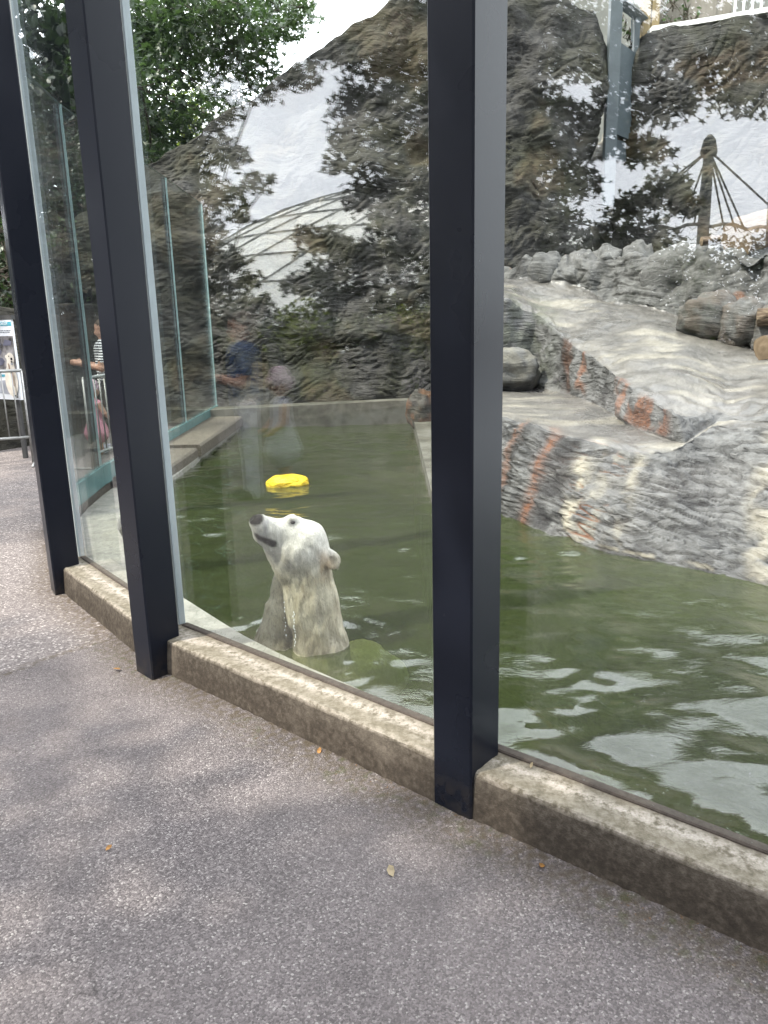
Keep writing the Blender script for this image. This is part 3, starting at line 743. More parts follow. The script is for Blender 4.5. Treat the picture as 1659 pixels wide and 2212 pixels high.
# stains, darker grooves, and sunlight painted at the right end of the bank
stain = np.zeros((len(P), 4)); nz1 = fbm(P * 5, 3); nz2 = fbm(P * np.array([6, 6, 1.2]), 3)
du = uu + .012 * nz1 - .38 * (vv - .17) * (vv < .33)
def band(c, w): return np.exp(-((du - c) / w) ** 2)
bankm = sst(vv, .04, .07) * (1 - sst(vv, .29, .33))
u_of = lambda k: k / (len(cols) - 1)
crev = gr_b
stain[:, 1] = bankm * np.clip(.85 * band(u_of(1.35), .012) + 1.0 * band(u_of(2.55), .046) * sst(nz1, -.8, .0) + .5 * band(u_of(1.75), .02) * sst(nz1, -.3, .3) + .55 * band(u_of(6.2), .05) * sst(crev + nz1, .3, 1.0) + .55 * band(u_of(3.4), .03) * crev, 0, 1)
stain[:, 0] = bankm * np.clip(.95 * band(u_of(2.05) + .006 * nz2, .013) * (.35 + .55 * sst(nz1 + .5 * crev, -.4, .4)) + .95 * band(u_of(3.6), .055) * sst(crev, .35, .8) * sst(nz2, -.35, .2) + .5 * band(u_of(1.2), .008), 0, 1)
stain[:, 2] = bankm * np.clip(.9 * band(u_of(3.2), .022) + .45 * band(u_of(3.75), .035) * sst(nz2, -.3, .3) + .55 * band(u_of(4.55), .022) * sst(nz2, -.4, .3) + .6 * sst(du, u_of(7.4), u_of(7.9)), 0, 1) * sst(nz1, -.5, .3)  # cream streaks; the right end paints warm sunlight into the colour
wl = sst(-P[:, 2], -.16, -.07) * sst(P[:, 2], -.2, 0.0); stain[:, 1] = np.maximum(stain[:, 1], .85 * wl * sst(nz1, -.4, .2) * sst(uu, u_of(1.5), u_of(4.5)))
stain[:, 2] = np.maximum(stain[:, 2], .6 * sst(-np.abs(P[:, 2] - .07), -.016, -.004) * sst(uu, u_of(2.2), u_of(3)) * sst(nz1, -.2, .3))
stepm = sst(vv, .425, .445) * (1 - sst(vv, .495, .515))
stain[:, 0] = np.maximum(stain[:, 0], stepm * np.clip(.9 * sst(uu, u_of(4.4), u_of(4.8)) * (1 - sst(uu, u_of(5.6), u_of(5.9))) * sst(nz2 + .6 * nz1, -.25, .35) + .8 * band(u_of(3.55), .006) * sst(nz1, -.4, .2) + .35 * band(u_of(3.02), .010), 0, 1))
stain[:, 1] = np.maximum(stain[:, 1], stepm * np.clip(.9 * band(u_of(2.95), .018) + .7 * band(u_of(4.2), .014) * sst(nz1, -.3, .2), 0, 1))
ridm = sst(vv, .75, .78) * (1 - sst(vv, .90, .94))
stain[:, 1] = np.maximum(stain[:, 1], ridm * .8 * sst(pn(np.column_stack([P[:, 0] * 3.1, P[:, 1] * 3.1, P[:, 2] * .5])), .25, .5))
stain[:, 0] = np.maximum(stain[:, 0], ridm * .6 * sst(pn(np.column_stack([P[:, 0] * 3.1 + 9, P[:, 1] * 3.1, P[:, 2] * .5])), .36, .5))
stain[:, 3] = (sst(vv, .42, .45) * (1 - sst(vv, .60, .68))) * (1 - sst(uu, u_of(2.2), u_of(2.9))) * sst(nz1, -.3, .2) * .4
stain[:, 1] = np.maximum(stain[:, 1], wb * .85 * gr_b * (1 - stain[:, 0]) + wr * .6 * gr_r)  # dark colour also follows the grooves
# flats: cream streaks
flat = sst(vv, .30, .33) * (1 - sst(vv, .42, .44)) + sst(vv, .50, .53) * (1 - sst(vv, .73, .76))
stain[:, 2] = np.maximum(stain[:, 2], .42 * flat * sst(fbm(np.column_stack([P[:, 0] * 1.6, P[:, 1] * 3.5, P[:, 2]]), 3), .05, .55))
ci = lambda f: int(round(f * (nv - 1)))
split_sheet(P, nu, nv, [(0, ci(.30)), (ci(.30), ci(.43)), (ci(.43), ci(.505)), (ci(.505), ci(.75)), (ci(.75), nv - 1)],
            ['bank', 'lower_terrace', 'step', 'upper_terrace', 'ridge'],
            [M['rock_bank'], M['rock_flat'], M['rock_bank'], M['rock_flat'], M['rock_ridge']], plat, stain)

# --- boulders standing on the ridge and terrace
def boulder(name, c, r, seed, mat, label, stain_c=(0, 0, 0, 0), squash=.75, parent=None):
    n1, n2 = 40, 24; th = np.linspace(0, 2 * np.pi, n1, endpoint=False); ph = np.linspace(.06, np.pi - .06, n2)
    T, Ph = np.meshgrid(th, ph, indexing='ij'); D = np.stack([np.sin(Ph) * np.cos(T), np.sin(Ph) * np.sin(T), np.cos(Ph)], -1).reshape(-1, 3)
    D = np.sign(D) * np.abs(D) ** .78; D /= np.maximum(np.linalg.norm(D, axis=1)[:, None] ** .7, 1e-6)
    rr = 1 + .22 * fbm(D * 1.3 + seed, 3) + .05 * fbm(D * 5 + seed, 3); V = D * rr[:, None] * np.array(r)
    ii, jj = np.meshgrid(np.arange(n1), np.arange(n2 - 1), indexing='ij'); b = (ii * n2 + jj).ravel(); b2 = (((ii + 1) % n1) * n2 + jj).ravel()
    q = np.stack([b, b + 1, b2 + 1, b2], 1)
    o = mesh_np(name, V, q, mat, smooth=True); o.location = c
    st = np.tile(np.array(stain_c, float), (len(V), 1)) * sst(fbm(V * 6 + seed, 2), -.3, .3)[:, None]; set_color(o, 'stain', st)
    return tag(o, label, 'boulder', 'boulders along the terrace ridge') if parent is None else adopt(o, parent)
for px, py, y, r, lab in [
    (1180, 592, 10.35, (.26, .22, .26), 'small grey boulder beside the tall dark rock wall'),
    (1255, 588, 10.3, (.22, .2, .27), 'pointed pale boulder next to the small grey one on the ridge'),
    (1312, 590, 10.1, (.24, .2, .30), 'rounded grey boulder in the middle of the ridge row'),
    (1375, 585, 9.9, (.24, .2, .34), 'pale topped boulder before the long ridge'),
    (1500, 590, 9.4, (.55, .3, .36), 'long low grey boulder carrying the thick log'),
    (1640, 600, 9.0, (.5, .3, .36), 'broad grey boulder below the end of the thick log')]:
    boulder('boulder', at(px, py, y), r, px * .013, M['rock_ridge'], lab)
for px, py, y, r, lab in [
    (1535, 690, 8.25, (.34, .24, .26), 'dark stained boulder at the back of the upper terrace'),
    (1610, 700, 8.0, (.25, .22, .27), 'boulder with rusty runs below the broken branch'),
    (1690, 715, 7.8, (.3, .25, .27), 'grey boulder at the frame edge on the upper terrace')]:
    boulder('boulder', at(px, py, y), r, px * .017, M['rock_ridge'], lab, (.10, .6, .1, 0))
# block at the left foot of the platform (seen beside the post)
boulder('boulder', at(1085, 805, 8.9), (.42, .35, .27), 3.3, M['rock_ridge'], 'mossy block at the foot of the platform wall by the post', (0, .3, .3, .1))
boulder('boulder', at(912, 890, 10.6), (.22, .3, .30), 5.1, M['path_rock'], 'dark rusty block at the corner of the pool end wall', (.7, .4, 0, .2))

# --- back rock walls
def wall_sheet(name, label, base, top, nu, nv, amp, parent, y_in=.0, mat='rock_wall', seed=0., moss=.0):
    base = resample(np.array(base, float), nu); top = resample(np.array(top, float), nu)
    s = np.linspace(0, 1, nv)[None, :, None]; G = base[:, None] * (1 - s) + top[:, None] * s
    back = np.stack([top + np.array([0, .35, .02]), top + np.array([0, .9, -.2]), base + np.array([0, 1.2, 0])], 1)
    N = gnormal(G); N = np.where((N[..., 1] > 0)[..., None], -N, N); P = G.reshape(-1, 3); Nf = N.reshape(-1, 3)
    fade = (np.minimum(1, np.linspace(0, 1, nv) * 14) * np.minimum(1, (1 - np.linspace(0, 1, nv)) * 9))[None].repeat(nu, 0).ravel()
    st_ = strata(P + seed, 3.2, 14., .35, .36) * .6 - 1.1 * cracks(P + seed, 1.7, 8.0, .35, .45, .2) - .6 * cracks(P + seed + 9, 2.6, 12.0, .5, .4, .2); d = amp * (.30 * fbm(P * .55 + seed, 3) + .10 * fbm(P * 1.9 + seed, 2)) + .030 * st_ + .014 * fbm(P * 8 + seed, 2)
    P = P + Nf * (d * (.4 + .6 * fade))[:, None]
    P[:, 2] += (1 - fade) * 0 + .0
    G = P.reshape(nu, nv, 3); tn = .10 * fbm(np.column_stack([G[:, -1, 0] * 2, np.zeros(nu), np.zeros(nu)]) + seed, 3); G[:, -1, 2] += tn; G[:, -2, 2] += tn * .6
    G = np.concatenate([G, back], 1); nv2 = G.shape[1]
    ii, jj = np.meshgrid(np.arange(nu - 1), np.arange(nv2 - 1), indexing='ij'); b = (ii * nv2 + jj).ravel(); q = np.stack([b, b + nv2, b + nv2 + 1, b + 1], 1)
    V = G.reshape(-1, 3); o = mesh_np(name, V, q, M[mat], smooth=True)
    st = np.zeros((len(V), 4)); n1 = fbm(V * 1.1 + 3 + seed, 3); st[:, 3] = moss * sst(n1, .05, .5); st[:, 1] = .5 * sst(fbm(V * np.array([2.2, 2.2, .35]) + seed, 3), .25, .6); st[:, 0] = .18 * sst(n1, .2, .5)
    set_color(o, 'stain', st); return tag(o, label, 'rock wall')
base = [(-5.2, 12.9, 0), (-3.2, 12.2, .05), (-1.6, 11.95, .2), (.3, 12.0, .2), (1.6, 12.0, .3), (2.6, 12.1, .6), (3.15, 12.5, 1.0)]
top = [(-5.3, 13.2, 2.9)] + [at(px, py, y) for px, py, y in ((320, 352, 12.7), (395, 308, 12.6), (560, 190, 12.5), (700, 95, 12.45), (850, 0, 12.4), (960, -75, 12.3), (1100, -80, 12.2), (1225, -8, 12.2), (1285, 30, 12.3), (1310, 110, 12.45))]
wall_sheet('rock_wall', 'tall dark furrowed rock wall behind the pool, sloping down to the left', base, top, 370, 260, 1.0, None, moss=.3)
base = [(3.45, 12.6, 1.2), (4.2, 12.2, 1.4), (5.5, 12.0, 1.5), (7.0, 11.4, 1.5), (9.5, 10.2, 1.5)]
top = [at(1368, 95, 12.9), at(1400, 70, 12.6), at(1480, 58, 12.5), at(1659, 28, 12.2), at(1800, 0, 11.6), at(2000, -30, 10.6)]
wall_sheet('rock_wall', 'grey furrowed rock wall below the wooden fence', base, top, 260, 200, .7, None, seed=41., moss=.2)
# coping on the right wall
cp = [np.array(p) for p in (at(1402, 66, 12.75), at(1480, 54, 12.65), at(1659, 24, 12.35), at(1800, -4, 11.8))]
m = MB()
for a, b in zip(cp[:-1], cp[1:]):
    m.hexa([(a[0], a[1] - .14, a[2] - .05), (b[0], b[1] - .14, b[2] - .05), (b[0], b[1] + .3, b[2] - .05), (a[0], a[1] + .3, a[2] - .05), (a[0], a[1] - .14, a[2] + .015), (b[0], b[1] - .14, b[2] + .015), (b[0], b[1] + .3, b[2] + .015), (a[0], a[1] + .3, a[2] + .015)])
tag(m.build('wall_coping', M['white_render']), 'pale concrete coping on top of the right rock wall', 'coping')

# ================================================================== DOOR, FENCE, LOGS
door = empty('sliding_door', at(1340, 470, 12.4), 'grey steel vertical sliding door in a tall frame between the rock walls', 'door')
def bar_px(name, pts, y, w, d, mat, parent):
    a = at(*pts[0], y); b = at(*pts[1], y); m = MB()
    m.box(((a[0] + b[0]) / 2, y, (a[2] + b[2]) / 2), (w, d, abs(a[2] - b[2])), 0, .006); o = m.build(name, mat); return adopt(o, parent)
bar_px('frame_post', ((1322, -60), (1322, 445)), 12.35, .17, .14, M['door_frame'], door)
bar_px('frame_post', ((1372, 40), (1368, 300)), 12.75, .08, .10, M['door_frame'], door)
p0 = at(1333, 86, 12.42); p1 = at(1378, 118, 12.72); q0 = at(1333, 290, 12.42); q1 = at(1374, 308, 12.72)
m = MB(); dn_ = np.array([.03, -.05, 0])
m.hexa([q0, q1, q1 - dn_, q0 - dn_, p0, p1, p1 - dn_, p0 - dn_]); adopt(m.build('door_panel', M['door_paint']), door)
q2 = at(1330, 300, 12.46); q3 = at(1366, 312, 12.78); q4 = at(1330, 345, 12.46); q5 = at(1366, 350, 12.78); m = MB(); m.hexa([q4, q5, q5 - dn_, q4 - dn_, q2, q3, q3 - dn_, q2 - dn_]); adopt(m.build('lower_panel', M['door_frame']), door)
a = at(1335, 0, 12.35); b = at(1394, 45, 12.95); m = MB(); m.tube([a, b], .09, 4); adopt(m.build('top_beam', M['door_frame']), door)
m = MB(); m.tube([at(1365, 40, 12.7), at(1365, 90, 12.7)], .012, 6); adopt(m.build('cable', M['door_frame']), door)
m = MB(); m.tube([at(1362, 345, 12.9), at(1358, 475, 12.9)], .022, 6); simple('red_pipe', (.30, .07, .05), .5); adopt(m.build('pipe', M['red_pipe']), door)
inner = boulder('boulder', at(1345, 420, 13.6), (.6, .4, 1.1), 8.8, M['rock_bank'], 'pale sunlit rock seen through the open door gap', (0, 0, .7, 0))  # sunlight on this rock is put into its cream tint

bld = empty('grey_building', (6.0, 19.0, 0), 'plain grey rendered building behind the wooden fence', 'building')
simple('grey_render', (.13, .13, .115), .9, .25, 1.2)
m = MB(); m.box((6.2, 19.0, 4.6), (7.4, 4.0, 9.2), 0, .02); adopt(m.build('wall', M['grey_render']), bld)
m = MB(); m.box((6.2, 19.0, 9.3), (7.9, 4.5, .22), 0, .02); adopt(m.build('roof', M['dome_rib']), bld)
fence = empty('wooden_fence', at(1400, 60, 12.9), 'weathered wooden plank fence above the right rock wall', 'fence')
for px, w in ((1392, .13), (1412, .12)):
    a = at(px, 75, 12.9); m = MB(); m.box((a[0], 12.9, a[2] + .65), (w, w, 1.5), 0, .01); adopt(m.build('post', M['post_wood']), fence)
px = 1424
rr_ = random.Random(3)
while px < 1578:
    a = at(px + 8, 62 - (px - 1424) * .17, 13.05); m = MB(); m.box((a[0], 13.05 + rr_.uniform(-.01, .01), a[2] + .68), (.125, .024, 1.5), 0, .004)
    adopt(m.build('plank', M['fence_wood']), fence); px += 17.2
rail = empty('steel_railing', at(1580, 40, 12.9), 'white upright bar railing beside the wooden fence', 'railing')
for k in range(14):
    a = at(1586 + k * 17, 38 - k * 2.8, 12.9); m = MB(); m.tube([(a[0], 12.9 - k * .03, a[2] - .05), (a[0], 12.9 - k * .03, a[2] + 1.2)], .018, 8); adopt(m.build('bar', M['white_render']), rail)
a = at(1580, 38, 12.9); b = at(1820, 0, 12.5); m = MB(); m.tube([a + np.array([0, 0, 1.18]), b + np.array([0, 0, 1.18])], .022, 8); adopt(m.build('top_rail', M['white_render']), rail)

def log(name, a, b, r, label, seed, cut=True):
    a = np.array(a); b = np.array(b); L = np.linalg.norm(b - a); e = empty(name, tuple((a + b) / 2), label, 'log', 'logs lying on the rocks')
    n1, n2 = 26, 30; th = np.linspace(0, 2 * np.pi, n1, endpoint=False); s = np.linspace(-L / 2, L / 2, n2)
    Sg, T = np.meshgrid(s, th, indexing='ij'); U = np.stack([Sg * 1.5, np.cos(T) * 2.2, np.sin(T) * 2.2], -1).reshape(-1, 3)
    R = r * (1 + .14 * fbm(U + seed, 3) + .05 * np.abs(pn(U * np.array([1, 6, 6]))))
    V = np.stack([Sg.ravel(), R * np.cos(T.ravel()), R * np.sin(T.ravel())], 1)
    ii, jj = np.meshgrid(np.arange(n2 - 1), np.arange(n1), indexing='ij'); b_ = (ii * n1 + jj).ravel(); b2 = (ii * n1 + (jj + 1) % n1).ravel()
    q = np.stack([b_, b_ + n1, b2 + n1, b2], 1); rot = Vector(b - a).to_track_quat('X', 'Z')
    o = mesh_np('bark_body', V, q, M['log_wood'], e, smooth=True)
    for k, nm in ((0, 'cut_end'), (n2 - 1, 'cut_end')):
        rim = V[k * n1:(k + 1) * n1]; c = rim.mean(0) + np.array([.012 if k else -.012, 0, 0]); VV = np.vstack([rim * np.array([1, .985, .985]), c])
        Fc = [((j, (j + 1) % n1, n1) if k else ((j + 1) % n1, j, n1)) for j in range(n1)]
        mesh_np(nm, VV, Fc, M['cut_wood'], e)
    e.rotation_mode = 'QUATERNION'; e.rotation_quaternion = rot; return e
log('log', at(1590, 520, 8.9), at(1850, 430, 9.4), .22, 'thick pale cut log lying on top of the ridge boulders', 2.)
log('log', at(1515, 522, 9.2), at(1585, 515, 9.2), .05, 'thin dark log end poking out beside the thick log', 6.)
log('log', at(1636, 686, 7.7), at(1800, 672, 7.4), .085, 'short reddish broken branch on the stained boulder', 9.)
log('log', at(1650, 752, 6.6), at(1760, 742, 6.9), .10, 'dark round log end lying on the upper terrace', 12.)

# ================================================================== POLAR BEAR
BY = 3.29; BO = np.array([-.38, BY, WATER_Z])
def bp(px, py, dy=0.0): return at(px, py, BY + dy) - BO
def bear_parts(P):
    k = .035
    d = ellips(P, bp(660, 1176, 0), (.092, .088, .092))
    d = smin(d, capsule(P, bp(664, 1160, .01), bp(634, 1143, 0), .074, .056), .04)
    d = smin(d, ellips(P, bp(630, 1124, -.024), (.031, .028, .029)), .014)
    d = smin(d, ellips(P, bp(636, 1128, .045), (.034, .030, .030)), .025)
    d = smin(d, capsule(P, bp(618, 1154, -.014), bp(566, 1136, -.065), .059, .046), .030)
    d = smin(d, ellips(P, bp(556, 1127, -.072), (.036, .040, .030)), .02)
    d = smin(d, capsule(P, bp(622, 1188, -.012), bp(565, 1157, -.060), .056, .036), .03)
    d = smin(d, capsule(P, bp(590, 1182, -.02), bp(615, 1232, .0), .040, .050), .03)
    d = smin(d, ellips(P, bp(640, 1196, -.035), (.070, .055, .065)), .04)
    neck = smin(capsule(P, bp(668, 1200, .02), bp(676, 1290, .05), .092, .108), capsule(P, bp(676, 1290, .05), bp(694, 1400, .06), .108, .122), .03)
    neck = smin(neck, capsule(P, bp(694, 1400, .06), np.array([.05, .06, -.45]), .124, .19), .04)
    neck = smin(neck, capsule(P, bp(622, 1200, .0), bp(652, 1330, .02), .040, .070), .03)
    d = smin(d, neck, .035)
    chest = smin(capsule(P, bp(610, 1240, .10), bp(602, 1320, .11), .036, .056), capsule(P, bp(600, 1320, .11), bp(592, 1395, .11), .058, .094), .03)
    chest = smin(chest, capsule(P, bp(597, 1395, .11), np.array([-.1, .12, -.4]), .095, .16), .03)
    d = smin(d, chest, .010)
    # broad back just under the water
    d = smin(d, capsule(P, np.array([.10, .12, -.22]), np.array([.25, .34, -.25]), .15, .125), .06)
    d = smin(d, capsule(P, np.array([.25, .34, -.25]), np.array([.38, .58, -.42]), .125, .11), .06)
    # ear with hollow
    ec = bp(717, 1209, -.02); R = np.array(Matrix.Rotation(rad(-28), 3, 'Y') @ Matrix.Rotation(rad(32), 3, 'Z'))
    ear = ellips(P, ec, (.040, .020, .044), R); ear = smax(ear, -ellips(P, ec + np.array([.006, -.024, -.004]), (.026, .020, .028), R), .008)
    d = smin(d, ear, .016)
    ec2 = bp(690, 1172, .10); d = smin(d, ellips(P, ec2, (.030, .018, .032), R), .016)
    # mouth slit, nostrils, eye sockets
    for q in (bp(552, 1122, -.108), bp(545, 1119, -.085)): d = smax(d, -ellips(P, q, (.008, .012, .010)), .006)
    d = smax(d, -ellips(P, bp(631, 1129, -.060), (.014, .012, .009)), .010)
    return d
lo = np.array([-.48, -.28, -.50]); hi = np.array([.62, .80, .82])
Vb, Qb = nets(bear_parts, lo, hi, .0085)
Vb = vsmooth(Vb, Qb, 2, .5); Nb = vnormals(Vb, Qb)
cl = fbm(Vb * np.array([26, 26, 8]), 3); Vb = Vb + Nb * (.0050 * cl * (Vb[:, 2] < .52) + .0018 * cl + .0020 * fbm(Vb * np.array([70, 70, 22]), 2))[:, None]
bear = empty('polar_bear', tuple(BO), 'wet white polar bear rising from the green water with muzzle lifted', 'polar bear')
body = mesh_np('body', Vb, Qb, M['bear_fur'], bear, smooth=True)
# fur colouring: white head, cream neck, soaked patches, grey shading painted in, dark lips
z = Vb[:, 2]; fur = np.tile(np.array([[.40, .365, .27]]), (len(Vb), 1)); n1 = fbm(Vb * 6, 3); n2 = fbm(Vb * np.array([16, 16, 6]) + 4, 3)
def blend(mask, colr): global fur; fur = fur * (1 - mask[:, None]) + np.array(colr) * mask[:, None]
blend(sst(z, .34, .50), (.47, .452, .405))
blend(.5 * sst(n2, -.15, .45) * (1 - sst(z, .32, .46)), (.25, .215, .135))
blend(.55 * sst(n1, .05, .5) * (1 - sst(z, .42, .55)), (.28, .24, .16))
def near_(q, r): return sst(-np.linalg.norm((Vb - q), axis=1), -r, -r * .35)
blend(.55 * near_(bp(690, 1225, -.06), .10) * sst(n2, -.3, .4), (.27, .165, .075))      # tan patch under the ear
blend(.42 * near_(bp(625, 1205, -.06), .08) * sst(n2, -.4, .3), (.09, .09, .088))      # grey cheek, shading put into the fur colour
blend(.7 * sst(-z, -.13, -.02) * sst(n2, -.6, .4), (.085, .073, .045))                   # soaked fur at the waterline
blend(.5 * near_(bp(628, 1385, -.02), .09), (.07, .062, .04))
blend(.85 * near_(bp(580, 1142, -.09), .075) * sst(n2, -.6, .2), (.17, .17, .178))  # muzzle greyed to paint in shading on the head
blend(.5 * near_(bp(600, 1200, -.04), .06) * sst(n2, -.5, .3), (.16, .155, .14))  # throat darkened as painted shading
blend(.6 * near_(bp(655, 1262, -.06), .05) * sst(n2, -.2, .4), (.13, .11, .075))
blend(sst(-z, .0, .02), (.62, .57, .42))                                          # under water
lip = np.minimum(np.abs(capsule(Vb, bp(538, 1152, -.11), bp(591, 1174, -.075), .004, .016)), 1)
msk = sst(-capsule(Vb, bp(538, 1151, -.11), bp(590, 1174, -.080), .003, .013), -.012, .0); blend(.98 * msk, (.003, .003, .003))
nm = sst(-ellips(Vb, bp(553, 1121, -.085), (.034, .05, .027)), -.006, .004); blend(nm, (.0035, .0035, .004))
blend(.95 * near_(bp(631, 1129, -.062), .026), (.010, .009, .008))
blend(.9 * near_(bp(718, 1212, -.05), .024), (.28, .23, .19))
# short wet fur: thin strands lying along the coat
hr = np.random.RandomState(9); okv = np.where((Vb[:, 2] > .0) & (nm < .2) & (msk < .2))[0]; pick = hr.choice(okv, 11000)
flow = np.stack([.35 * np.ones(len(pick)), .1 * np.ones(len(pick)), -1.0 * np.ones(len(pick))], 1)
headm = sst(Vb[pick, 2], .42, .52); flow = flow * (1 - headm[:, None]) + np.array([.9, .15, -.45]) * headm[:, None] + hr.normal(0, .22, (len(pick), 3))
nn_ = Nb[pick]; flow = flow - (flow * nn_).sum(1)[:, None] * nn_; flow /= np.linalg.norm(flow, axis=1)[:, None] + 1e-9
sdv = np.cross(nn_, flow); ln = hr.uniform(.010, .024, len(pick))[:, None] * (1 - .55 * headm[:, None]); rt_ = Vb[pick] - nn_ * .001
tipv = rt_ + flow * ln + nn_ * ln * hr.uniform(.10, .32, (len(pick), 1)); wv_ = hr.uniform(.0010, .0022, (len(pick), 1))
FV = np.stack([rt_ - sdv * wv_, rt_ + sdv * wv_, tipv], 1).reshape(-1, 3); FF = np.arange(len(FV)).reshape(-1, 3)
strands = mesh_np('fur', FV, FF, M['bear_fur'], bear); strands['kind'] = 'stuff'
fcol = fur[pick] * hr.uniform(.55, 1.25, (len(pick), 1)); set_color(strands, 'fur', np.repeat(fcol, 3, 0)); set_color(strands, 'furmask', np.zeros((len(FV), 3)))
set_color(body, 'fur', fur); set_color(body, 'furmask', np.stack([np.maximum(nm, msk), 0 * nm, 0 * nm], 1))
def ball(name, c, r, mat, parent, n=12):
    th = np.linspace(0, 2 * np.pi, n, endpoint=False); ph = np.linspace(.02, np.pi - .02, n)
    T, Ph = np.meshgrid(th, ph, indexing='ij'); V = np.stack([np.sin(Ph) * np.cos(T), np.sin(Ph) * np.sin(T), np.cos(Ph)], -1).reshape(-1, 3) * np.array(r)
    ii, jj = np.meshgrid(np.arange(n), np.arange(n - 1), indexing='ij'); b = (ii * n + jj).ravel(); b2 = (((ii + 1) % n) * n + jj).ravel()
    o = mesh_np(name, V, np.stack([b, b + 1, b2 + 1, b2], 1), mat, parent, smooth=True); o.location = c; return o
def surf_pt(px, py):
    d = ray(px, py); tt = np.linspace(2.2, 4.2, 900); P = ORG + d * tt[:, None] - BO; f = bear_parts(P); k = np.argmax(f < 0); return P[k] if (f < 0).any() else bp(px, py)
ball('eye', surf_pt(632, 1128.5) - np.array([0, -.002, 0]), (.013, .010, .0085), M['bear_eye'], bear)
# strings of water drops falling from the chin
rr_ = random.Random(5); m = MB()
dr = empty('water_drops', tuple(BO + bp(634, 1345, -.05)), 'string of water drops falling from the bear', 'drops')
simple('drop', (.75, .78, .78), .05, .1)
for px, y0, y1, nn in ((634, 1322, 1400, 16), (615, 1300, 1385, 8)):
    for k in range(nn):
        q = BO + bp(px + rr_.uniform(-1.5, 1.5) + (k * .25), y0 + (y1 - y0) * (k + rr_.uniform(-.3, .3)) / nn, -.09)
        o = ball('drop', tuple(q - np.array(dr.location)), (.0019, .0019, rr_.uniform(.0025, .0055)), M['drop'], dr, 6)

# yellow float
yc = gz(622, 1046, WATER_Z)
fl = empty('yellow_float', tuple(yc), 'bright yellow plastic float half sunk in the pool behind the bear', 'float')
n1, n2 = 40, 18; th = np.linspace(0, 2 * np.pi, n1, endpoint=False); ph = np.linspace(.05, np.pi - .05, n2)
T, Ph = np.meshgrid(th, ph, indexing='ij'); D = np.stack([np.sin(Ph) * np.cos(T), np.sin(Ph) * np.sin(T), np.cos(Ph)], -1).reshape(-1, 3)
D = np.sign(D) * np.abs(D) ** .8; V = D * np.array([.20, .17, .085]) * (1 + .12 * fbm(D * 2.2 + 3, 3))[:, None]
ii, jj = np.meshgrid(np.arange(n1), np.arange(n2 - 1), indexing='ij'); b = (ii * n2 + jj).ravel(); b2 = (((ii + 1) % n1) * n2 + jj).ravel()
mesh_np('shell', V, np.stack([b, b + 1, b2 + 1, b2], 1), M['yellow_plastic'], fl, smooth=True)

# ================================================================== PATH SIDE: SIGN, BARRIER, ROCKS, VISITORS
base = [(-19, 3.5, -.05), (-9.5, 7.8, -.05), (-7.0, 8.9, -.05), (-5.2, 9.75, -.05), (-4.75, 10.5, -.05), (-4.5, 11.6, -.05), (-4.0, 13.2, -.05)]
top = [(-19.2, 3.8, 1.7), (-9.7, 8.1, 1.7), (-7.2, 9.2, 1.75), (-5.4, 10.05, 1.85), (-5.0, 10.8, 1.8), (-4.75, 11.8, 1.9), (-4.2, 13.4, 1.9)]
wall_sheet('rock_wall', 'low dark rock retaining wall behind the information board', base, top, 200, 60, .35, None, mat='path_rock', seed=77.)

SGN = Vector((-.50, -.866, 0))       # the board faces the path
def on_board(u, v, off=0.0):          # u right along the board from its right edge (negative), v up
    rt = Vector((-SGN.y, SGN.x, 0)); base_ = Vector((SIGN_R[0], SIGN_R[1], 0)) + Vector(SGN) * off
    return base_ + rt * u * 1.0 + Vector((0, 0, v))
SIGN_R = at(46, 862, 9.25)
rt = Vector((-SGN.y, SGN.x, 0))
if rt.x < 0: rt = -rt
sgn = empty('information_board', (SIGN_R[0], SIGN_R[1], 0), 'white information board with teal headline and polar bear photo behind the barrier', 'sign')
zt = at(28, 690, 9.25)[2]; zb = at(46, 864, 9.25)[2]
def board_poly(name, pts, off, mat, thick=.002, parent=sgn):
    P = [Vector((SIGN_R[0], SIGN_R[1], 0)) + rt * u + Vector((0, 0, zb + v)) + SGN * off for u, v in pts]
    Q_ = [p - SGN * thick for p in P]; n = len(P)
    Fc = [tuple(range(n)), tuple(range(2 * n - 1, n - 1, -1))] + [(i, n + i, n + (i + 1) % n, (i + 1) % n) for i in range(n)]
    o = mesh_np(name, [tuple(p) for p in P + Q_], Fc, mat); return adopt(o, parent)
HB = zt - zb
board_poly('panel', [(-1.5, 0), (0, 0), (0, HB), (-1.5, HB)], 0, M['board_white'], .03)
for u in (-1.3, -.15):
    p = Vector((SIGN_R[0], SIGN_R[1], 0)) + rt * u - SGN * .06; m = MB(); m.box((p.x, p.y, (zt) / 2), (.05, .05, zt), 0, .004); adopt(m.build('leg', M['board_back']), sgn)
board_poly('header_frame', [(-1.55, HB), (.02, HB), (.02, HB + .05), (-1.55, HB + .05)], .005, M['board_back'], .05)
board_poly('headline_band', [(-1.5, HB * .925), (0, HB * .925), (0, HB * .975), (-1.5, HB * .975)], .004, M['print_teal'])
board_poly('photo_print', [(-1.5, HB * .36), (0, HB * .36), (0, HB * .80), (-1.5, HB * .80)], .004, M['print_rock'])
rng_ = random.Random(11)
for k in range(9):
    u = -.55 + rng_.uniform(-.1, .5); v = HB * rng_.uniform(.45, .74); w_ = rng_.uniform(.06, .16); h_ = w_ * rng_.uniform(.3, .6)
    board_poly('print_stone', [(u + w_ * math.cos(a) * rng_.uniform(.75, 1.1), v + h_ * math.sin(a) * rng_.uniform(.7, 1.1)) for a in [i * math.pi / 4 for i in range(8)] if u + w_ < 0 or True][:8] if u + w_ * 1.1 < 0 else [(-.2, v), (-.05, v), (-.03, v + .05), (-.15, v + .07)], .0062 + .0004 * k, M['print_rock_pale'] if k % 2 else M['print_shade'], .0015)
